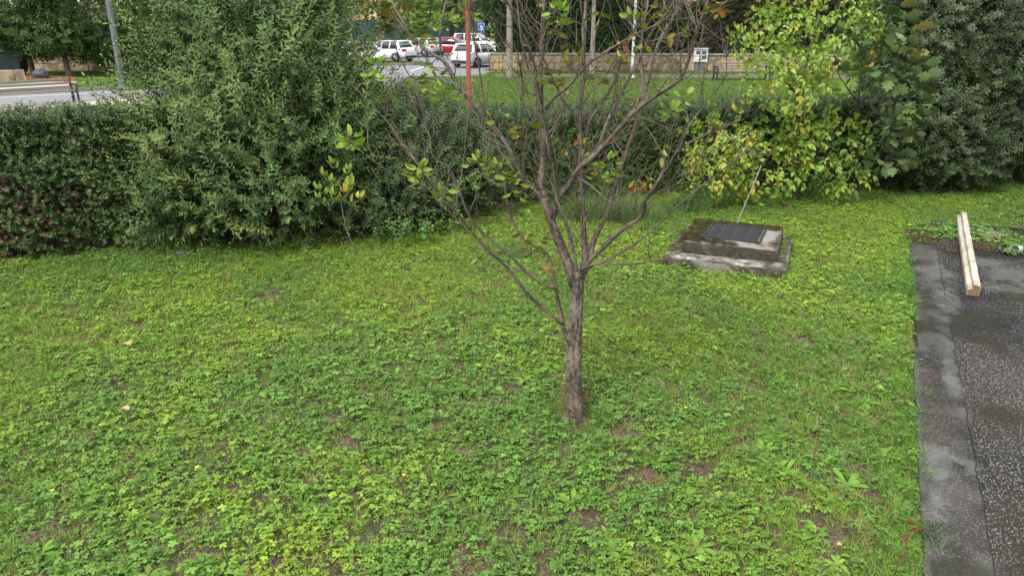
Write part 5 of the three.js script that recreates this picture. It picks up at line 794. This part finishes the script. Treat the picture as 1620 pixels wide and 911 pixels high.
{ // bag by the left trunks, and the container
  const p = GF(63, 124), bag = thing('refuse_bag', 'lumpy grey-blue bag lying in the orange leaves across the street', 'bag', p); part('bag_body', blobStone(0.45, 0.3, 0.32, 5, 22, 1.0), std([0.04, 0.05, 0.08], 0.6), bag, 0, 0.18, 0); part('knot', blobStone(0.09, 0.1, 0.08, 8, 10), std([0.05, 0.055, 0.07], 0.5), bag, 0.3, 0.28, 0.12);
  const q = GF(12, 119), c = thing('waste_container', 'dark teal waste container at the left edge behind the low wall', 'container', V(q.x, FAR, q.z), 0.1), teal = std([0.006, 0.022, 0.026], 0.6);
  const g = new THREE.BoxGeometry(2.0, 1.05, 1.0, 1, 1, 1), pp = g.attributes.position; for (let k = 0; k < pp.count; k++) { const f = pp.getY(k) > 0 ? 1.06 : 0.86; pp.setX(k, pp.getX(k) * f); pp.setZ(k, pp.getZ(k) * f); } g.computeVertexNormals(); part('body', g, teal, c, 0, 0.72, 0);
  const lid = new THREE.CylinderGeometry(0.58, 0.58, 2.16, 18, 1, false, 0, Math.PI); lid.rotateZ(Math.PI / 2); lid.scale(1, 0.35, 1); const l = part('lid', lid, teal, c, 0, 1.26, 0); l.rotation.x = 0;
  part('rim', new RoundedBoxGeometry(2.2, 0.07, 1.16, 2, 0.02), teal, c, 0, 1.245, 0); for (const [x, z] of [[-0.7, 0.35], [0.7, 0.35], [-0.7, -0.35], [0.7, -0.35]]) { const w = new THREE.CylinderGeometry(0.1, 0.1, 0.06, 12); w.rotateZ(Math.PI / 2); part('wheel', w, benchIron, c, x, 0.1, z); }
}
// ---- cars
const glassMat = new THREE.MeshPhysicalMaterial({ color: lin(0.015, 0.018, 0.02), roughness: 0.06, clearcoat: 1, clearcoatRoughness: 0.03 }), rubber = std([0.02, 0.02, 0.02], 0.85), alloy = new THREE.MeshStandardMaterial({ color: lin(0.35, 0.36, 0.37), roughness: 0.35, metalness: 0.8 }), lampRed = new THREE.MeshPhysicalMaterial({ color: lin(0.4, 0.015, 0.012), roughness: 0.15, clearcoat: 1 }), lampClear = new THREE.MeshPhysicalMaterial({ color: lin(0.5, 0.52, 0.54), roughness: 0.1, clearcoat: 1 }), trimBlack = std([0.02, 0.02, 0.022], 0.6);
function loft(st, cols) { const b = new MB(); let prev = null; st.forEach((ring, k) => { const r = ring.map((p) => b.v(p[0], p[1], p[2], [1, 1, 1], p[0] * 0.3, p[1] * 0.3)); if (prev) for (let j = 0; j < r.length; j++) { const n = (j + 1) % r.length; b.q(prev[j], r[j], r[n], prev[n]); } if (k === 0 || k === st.length - 1) { const m = ring.reduce((a, p) => [a[0] + p[0] / ring.length, a[1] + p[1] / ring.length, a[2] + p[2] / ring.length], [0, 0, 0]), c = b.v(...m, [1, 1, 1]); for (let j = 0; j < r.length; j++) { const n = (j + 1) % r.length; k ? b.f(r[j], c, r[n]) : b.f(r[n], c, r[j]); } } prev = r; }); return b.geo(); }
// forward is +x; belt(x) is the height of the body below the windows
function car(name, label, paint, p, turn, { L = 4.05, W = 1.76, H = 1.48, tail = 0.0 } = {}) {
  const root = thing(name, label, 'car', p, turn, null), f = L / 2, w = W / 2, pm = new THREE.MeshPhysicalMaterial({ color: lin(...paint), roughness: 0.3, clearcoat: 1, clearcoatRoughness: 0.05 });
  // body: stations from tail to nose: x, top, half width, sill
  const ST = [[-f, 0.78, 0.72, 0.42], [-f + 0.05, 0.93, 0.83, 0.32], [-f + 0.22, 0.99, 0.94, 0.24], [-f + 0.7, 0.985, 1, 0.2], [-0.4, 0.965, 1, 0.19], [0.5, 0.945, 1, 0.19], [f - 1.15, 0.925, 1, 0.2], [f - 0.7, 0.87, 0.97, 0.22], [f - 0.3, 0.77, 0.9, 0.24], [f - 0.07, 0.66, 0.78, 0.28], [f, 0.55, 0.66, 0.36]].map(([x, t, k, s]) => [x, t * H / 1.48, w * k, s]);
  mesh('body', loft(ST.map(([x, t, h, s]) => { const m = mix(s, t, 0.62); return [[x, t + 0.018, 0], [x, t, h * 0.72], [x, t - 0.05, h * 0.92], [x, m, h], [x, mix(s, t, 0.3), h * 0.985], [x, s, h * 0.9], [x, s - 0.02, 0], [x, s, -h * 0.9], [x, mix(s, t, 0.3), -h * 0.985], [x, m, -h], [x, t - 0.05, -h * 0.92], [x, t, -h * 0.72]]; })), pm, root);
  // cabin: dark glass, then roof and pillars over it
  const b0 = 0.93 * H / 1.48, xb = -f + 0.28 - tail * 0.2, xr = -f + 0.62, xf = 0.28, xw = f - 1.02, hi = H - 0.05, wb = w * 0.93, wt = w * 0.74;
  const cab = (o, xa, xe, y0, y1) => { const at = (t) => [mix(xb, xr, t) - o, mix(xw, xf, t) + o, mix(wb, wt, t) + o]; return loft([0, 0.5, 1].map((t) => { const q = at(t), y = mix(y0, y1, t), bow = 0.05 * Math.sin(Math.PI * t); return [[q[0] - bow, y, q[2] * 0.8], [q[0] + 0.1 - bow, y, q[2] + bow * 0.5], [0, y, q[2] + bow * 0.6], [q[1] - 0.16, y, q[2] + bow * 0.5], [q[1] + bow, y, q[2] * 0.72], [q[1] + bow, y, -q[2] * 0.72], [q[1] - 0.16, y, -q[2] - bow * 0.5], [0, y, -q[2] - bow * 0.6], [q[0] + 0.1 - bow, y, -q[2] - bow * 0.5], [q[0] - bow, y, -q[2] * 0.8]]; })); };
  mesh('window_glass', cab(0, 0, 0, b0 - 0.03, hi), glassMat, root);
  mesh('roof', loft([[xr - 0.09, 0.02, wt * 0.8], [xr - 0.02, -0.04, wt * 0.98], [mix(xr, xf, 0.3), -0.075, wt * 1.03], [mix(xr, xf, 0.7), -0.07, wt * 1.02], [xf, -0.02, wt * 0.97], [xf + 0.08, 0.03, wt * 0.78]].map(([x, dy, h]) => { const y = H - 0.005 + Math.min(0, -0.02 - dy) * 0 - Math.max(0, dy) * 1.1; return [[x, y + 0.012, 0], [x, y - 0.005, h * 0.7], [x, y - 0.035, h * 1.0], [x, y - 0.075, h * 1.02], [x, y - 0.078, 0], [x, y - 0.075, -h * 1.02], [x, y - 0.035, -h * 1.0], [x, y - 0.005, -h * 0.7]]; })), pm, root);
  for (const s of [-1, 1]) for (const [x0, x1, r] of [[xw - 0.13, xf - 0.02, 0.035], [0.0, -0.04, 0.035], [-0.72, -0.78, 0.05], [xb + 0.13, xr + 0.03, 0.11]]) { const b = new MB(); b.tube([V(x0, b0 - 0.04, s * (wb * 0.985)), V((x0 + x1) / 2, (b0 + hi) / 2, s * ((wb + wt) / 2 + 0.022)), V(x1, hi, s * (wt + 0.002))], r, 8, [1, 1, 1]); mesh('pillar', b.geo(), pm, root); }
  // wheels with arches
  for (const [x, s] of [[f - 0.8, 1], [f - 0.8, -1], [-f + 0.75, 1], [-f + 0.75, -1]]) {
    const wh = new THREE.Group(); wh.name = 'wheel'; wh.position.set(x, 0.31, s * (w - 0.09)); root.add(wh);
    const ty = new THREE.LatheGeometry([[0.19, -0.1], [0.29, -0.1], [0.31, -0.07], [0.31, 0.07], [0.29, 0.1], [0.19, 0.1]].map(([a, c]) => new THREE.Vector2(a, c)), 26); ty.rotateX(Math.PI / 2); mesh('tyre', ty, rubber, wh);
    const rim = new MB(); for (let k = 0; k < 7; k++) { const a = k * 0.8976; rim.tube([V(Math.cos(a) * 0.03, Math.sin(a) * 0.03, s * 0.09), V(Math.cos(a) * 0.19, Math.sin(a) * 0.19, s * 0.075)], 0.022, 5, [1, 1, 1]); } mesh('rim', rim.geo(), alloy, wh);
    const hub = new THREE.CylinderGeometry(0.195, 0.195, 0.12, 22); hub.rotateX(Math.PI / 2); mesh('hub', hub, trimBlack, wh);
    const ar = new THREE.TorusGeometry(0.345, 0.035, 6, 22, Math.PI); part('arch', ar, trimBlack, root, x, 0.31, s * (w - 0.02));
  }
  for (const s of [-1, 1]) {
    const tl = part('tail_lamp', new RoundedBoxGeometry(0.16, 0.19, 0.32, 2, 0.04), lampRed, root, -f + 0.11, 0.83 * H / 1.48, s * (w - 0.22)); tl.rotation.y = s * 0.35;
    const hl = part('headlight', new RoundedBoxGeometry(0.34, 0.14, 0.26, 2, 0.05), lampClear, root, f - 0.27, 0.665 * H / 1.48, s * (w - 0.24)); hl.rotation.y = -s * 0.45;
    part('mirror', new RoundedBoxGeometry(0.12, 0.13, 0.2, 2, 0.04), pm, root, xw - 0.32, b0 + 0.08, s * (w + 0.06));
    for (const x of [0.32, -0.42]) part('door_handle', new RoundedBoxGeometry(0.16, 0.03, 0.03, 1, 0.01), pm, root, x - 0.2, 0.78 * H / 1.48, s * (w + 0.004));
  }
  part('rear_bumper', new RoundedBoxGeometry(0.12, 0.16, W * 0.72, 2, 0.03), trimBlack, root, -f + 0.02, 0.38, 0); part('number_plate', new RoundedBoxGeometry(0.02, 0.11, 0.5, 1, 0.005), std([0.6, 0.6, 0.58], 0.5), root, -f - 0.008, 0.64, 0); part('grille', new RoundedBoxGeometry(0.08, 0.14, W * 0.5, 2, 0.03), trimBlack, root, f - 0.03, 0.4, 0);
  return root;
}
const WHITE = [0.72, 0.73, 0.74];
car('parked_car', 'white hatchback seen from behind its left side, at the kerb of the parking', WHITE, GF(615, 97), 2.62);
car('parked_car', 'white car half hidden behind the big shrub, its front towards the lawn', WHITE, GF(575, 101), -0.95, { L: 3.9 });
car('parked_car', 'red car parked side on behind the red post', [0.33, 0.012, 0.014], GF(718, 87), -0.22, { L: 4.2 });
car('parked_car', 'white tall car behind the red one, its bonnet to the right', WHITE, GF(752, 83), -0.35, { L: 4.5, W: 1.85, H: 1.7 });
car('parked_car', 'white hatchback right of the red post showing its tail and right wheel', WHITE, GF(757, 105), 0.95, { L: 3.9 });
car('parked_car', 'silver car between the white hatchback and the red car', [0.4, 0.41, 0.42], GF(660, 89), 2.6, { L: 4.3 });
// ---- fence and buildings
{
  const a = Z(530, 66, 80), b = Z(748, 66, 82), root = thing('green_fence', 'dark green panel fence behind the parked cars', 'fence', V(a.x, FAR, a.z)), L = Math.hypot(b.x - a.x, b.z - a.z); root.rotation.y = -Math.atan2(b.z - a.z, b.x - a.x);
  const g = new THREE.BoxGeometry(2.42, 2.7, 0.05), pg = new THREE.BoxGeometry(0.09, 2.9, 0.09), m = [std([0.014, 0.05, 0.05], 0.7), std([0.018, 0.058, 0.056], 0.7)]; let k = 0; for (let x = 0; x < L; x += 2.52, k++) { part('panel', g, m[k % 2], root, x + 1.26, 1.5, 0); part('post', pg, benchIron, root, x, 1.45, 0); }
}
function building(name, label, px0, px1, dist, h, floors, paint, roofC) {
  const a = Z(px0, 30, dist), b = Z(px1, 30, dist), w = b.x - a.x, root = thing(name, label, 'building', V((a.x + b.x) / 2, FAR, -dist - 5)), n = Math.max(2, Math.round(w / 2.6)), fh = h / floors;
  part('wall', new THREE.BoxGeometry(w, h, 10), std(paint, 0.9), root, 0, h / 2, 0);
  const rf = new THREE.CylinderGeometry(0.01, 1, 1, 4, 1); rf.rotateY(Math.PI / 4); rf.scale((w / 2 + 0.6) * 1.414, 1.8, 5.6 * 1.414); part('roof', rf, std(roofC, 0.9), root, 0, h + 0.9, 0);
  const fr = new THREE.BoxGeometry(1.35, 1.45, 0.12), gl = new THREE.BoxGeometry(1.13, 1.23, 0.06), sl = new THREE.BoxGeometry(1.55, 0.08, 0.24), fm = std([0.5, 0.48, 0.44], 0.7);
  for (let f = 0; f < floors; f++) for (let k = 0; k < n; k++) { const win = part('window', fr, fm, root, (k + 0.5) / n * w - w / 2, fh * (f + 0.55), 5.03); part('pane', gl, glassMat, win, 0, 0, 0.05); part('sill', sl, fm, win, 0, -0.77, 0.09); }
}
building('apartment_building', 'pale orange building behind the trees above the parked cars', 556, 620, 98, 12, 4, [0.62, 0.44, 0.28], [0.25, 0.1, 0.06]);
building('apartment_building', 'orange rendered building peeping over the tall hedge at the top', 1020, 1135, 84, 10, 3, [0.55, 0.32, 0.16], [0.25, 0.1, 0.06]);
building('apartment_building', 'cream building far behind the trees at the top left', 20, 130, 110, 11, 3, [0.6, 0.5, 0.4], [0.25, 0.1, 0.06]);
// ---- tall hedges and trees
const farSprig = [0, 1].map(() => sprig({ len: 0.34, n: 16, leaf: 0.11, wid: 0.05, prof: OVATE, out: 1.2, droop: 0.5, seg: 2, sr: 0.006, tip: [1.2, 1.2, 1] })), broad = [0, 1, 2].map(() => sprig({ len: 0.6, n: 14, leaf: 0.2, wid: 0.12, prof: OVATE, out: 1.3, droop: 0.7, seg: 2, sr: 0.007, bend: 0.4, tip: [1.2, 1.2, 1] }));
const farHedge = leafy(0.8, 0.12);
hedge('tall_hedge', 'high dark green clipped hedge behind the stone wall, seen through the fruit tree', Z(783, 60, 48.4).setY(0), Z(1118, 60, 47.6).setY(0), 1.6, 4.6, 8500, farSprig, farHedge, () => jit([0.014, 0.034, 0.012], 0.3, 0.2), { base: FAR, front: 0.9, hf: (s) => 1 - 0.2 * step(9.2, 11.2, s) });
hedge('tall_hedge', 'dull dark hedge at the right of the park wall, behind the yellow-green shrub', Z(1112, 60, 47.0).setY(0), Z(1660, 60, 46).setY(0), 1.8, 5.4, 9000, farSprig, farHedge, () => jit([0.028, 0.03, 0.016], 0.3, 0.25), { base: FAR, front: 0.9 });
hedge('tall_hedge', 'dark hedge behind the brown stone wall across the street', Z(-80, 80, 46.5).setY(0), Z(330, 80, 47.5).setY(0), 1.8, 3.0, 6500, farSprig, farHedge, () => jit([0.03, 0.066, 0.02], 0.35, 0.25), { base: FAR, front: 0.85, topLoose: 0.5 });
function tree(name, label, px, py, dist, wpx, hgt, blobs, n, geos, col, { lean = 0, mat, bark = barkDark, trans = 0.25 } = {}) {
  const o = Z(px, py, dist); o.y = FAR; const root = thing(name, label, 'tree', o), r = wpx * dist / FOCAL / 2, top = V(lean, hgt, 0), tr = new MB();
  tr.tube(smooth([V(0, -0.05, 0), V(lean * 0.2, hgt * 0.3, 0.05), V(lean * 0.6, hgt * 0.65, -0.03), top], 12), (t) => r * (1 - 0.45 * t) * (1 + 0.5 * Math.pow(1 - Math.min(1, t * 9), 2)), 10, [1, 1, 1], { lump: 0.1 }); mesh('trunk', tr.geo(), bark, root);
  const B = blobs.map(([x, y, d, rx, ry, rz, w = 1]) => [Z(x, y, dist + d).sub(o), V(rx, ry, rz), w]);
  for (const [c] of B) { const b = new MB(); b.tube(smooth([V(lean * 0.6, hgt * 0.68, 0), top.clone().lerp(c, 0.5), c], 8), (t) => r * 0.5 * (1 - 0.75 * t), 7, [1, 1, 1]); mesh('limb', b.geo(), bark, root); }
  spread('crown', geos, mat || leafy(0.8, trans), scatter(B, n, { inner: 0.35, upward: 0.1, s: [0.7, 1.3], col }), root); return root;
}
const cT = (c, a = 0.3) => () => jit(c, a, 0.25), paleBark = std([0.24, 0.215, 0.18], 0.9);
tree('street_tree', 'dark-trunked tree at the far left beside the waste container', 51, 114, 42.5, 9, 2.6, [[30, 45, 0, 1.5, 1.1, 1.2], [75, 20, 0.5, 1.3, 1.2, 1.2], [20, 60, 0.4, 0.9, 0.4, 0.8, 0.4], [50, -30, 0, 2, 1.5, 1.5]], 950, broad, cT([0.05, 0.095, 0.024]));
tree('street_tree', 'slightly leaning tree across the street, second from the left', 109, 119, 41.5, 9, 2.8, [[100, 60, 0, 1.0, 0.8, 1], [140, 70, 1, 1.3, 0.7, 1], [120, -25, 0, 2, 1.4, 1.4], [62, 68, 0.6, 0.9, 0.6, 0.8]], 850, broad, cT([0.055, 0.1, 0.026]), { lean: -0.25 });
tree('street_tree', 'bushy tree behind the grey lamp post at the upper left', 205, 108, 46, 10, 3.4, [[170, 62, 0, 1.4, 1, 1.2], [215, 40, 0, 1.8, 1.5, 1.4], [245, 5, 0, 2, 1.6, 1.5], [250, 80, 0, 1.8, 1.2, 1.3]], 1300, broad, cT([0.06, 0.115, 0.028]));
tree('park_tree', 'pale slender trunk at the park edging, left of the white post', 806, 122, 40.5, 11, 6, [[806, -110, 0, 2.6, 1.6, 2]], 700, broad, cT([0.1, 0.15, 0.03]), { bark: paleBark });
tree('park_tree', 'second pale slender trunk at the park edging, behind the limbs of the fruit tree', 936, 122, 40.5, 8, 6, [[936, -115, 0, 2.4, 1.6, 2]], 650, broad, cT([0.1, 0.15, 0.03]), { bark: paleBark });
tree('street_tree', 'yellowing tree at the parking with a straight brown trunk', 604, 76, 66, 8, 4.2, [[590, 8, 0, 2.2, 1.6, 1.8], [570, -20, 0, 2.2, 1.6, 1.8], [625, 5, 1, 1.6, 1.3, 1.4], [612, 40, 0.5, 0.7, 0.7, 0.7, 0.3]], 750, broad, () => jit(R() < 0.3 ? [0.3, 0.24, 0.05] : [0.11, 0.16, 0.035], 0.3), { bark: std([0.15, 0.1, 0.07], 0.9) });
tree('street_tree', 'light green drooping tree above the red car', 716, 80, 76, 8, 4.8, [[720, 25, 0, 1.6, 1.6, 1.4], [690, 0, 0, 2.2, 1.8, 1.6], [735, -10, 0, 2, 1.8, 1.6], [655, 45, 1, 1.3, 1.4, 1]], 900, broad, cT([0.1, 0.16, 0.045]));
tree('street_tree', 'dark tree between the red post and the tall clipped hedge', 795, 95, 60, 10, 4.5, [[806, 30, 0, 0.8, 1.6, 1.2], [780, -10, 0, 2, 1.3, 1.5], [805, 0, 0, 1.2, 1.5, 1.2]], 750, broad, cT([0.04, 0.075, 0.022]));
tree('street_tree', 'leafy dark tree behind the white hatchback', 640, 70, 84, 9, 4.8, [[640, 25, 0, 2.2, 2, 1.6], [665, 5, 0, 2.5, 2, 2]], 650, broad, cT([0.045, 0.09, 0.03]));
{ // far wood closing the view
  const items = []; for (let k = 0; k < 9500; k++) { const x = rr(-95, 95), z = -128 - rr(0, 14), h = 8 + 6 * fbm(x * 0.09 + 40, 3, 3); items.push({ p: V(x, FAR + Math.pow(R(), 0.8) * h, z), up: randDir().add(V(0, 0.6, 0.6)).normalize(), yaw: rr(0, 6), s: rr(2, 4.2), c: jit([0.06, 0.1, 0.035], 0.3) }); }
  tag(copies('far_woods', broad[0], leafy(0.85, 0.15), items), 'mass of far trees closing the view behind the street', 'woods', null, 'stuff');
}
{ // dry yellow plant behind the hedge
  const o = GF(782, 172), root = thing('dried_plant', 'pale yellow dried plant just beyond the clipped hedge', 'plant', Z(782, 170, 12.5).setY(FAR)), g = sprig({ len: 0.5, n: 16, leaf: 0.11, wid: 0.035, out: 1.0, droop: 0.6, col: [1, 1, 1], stem: [0.6, 0.5, 0.3] }), it = []; for (let k = 0; k < 26; k++) it.push({ p: V(rr(-0.22, 0.22), rr(0.5, 1.3), rr(-0.15, 0.15)), up: V(rr(-0.6, 0.6), 1, rr(-0.4, 0.4)).normalize(), yaw: rr(0, 6), s: rr(0.6, 1), c: jit([0.42, 0.33, 0.12], 0.2) });
  copies('foliage', g, leafy(0.8, 0.35), it, root); for (let k = 0; k < 5; k++) { const b = new MB(); b.tube([V(rr(-0.05, 0.05), -0.02, 0), V(rr(-0.2, 0.2), 0.8, rr(-0.1, 0.1)), V(rr(-0.3, 0.3), 1.35, 0)], 0.006, 4, [1, 1, 1]); mesh('stem', b.geo(), barkPale, root); }
}
renderer.render(scene, camera);
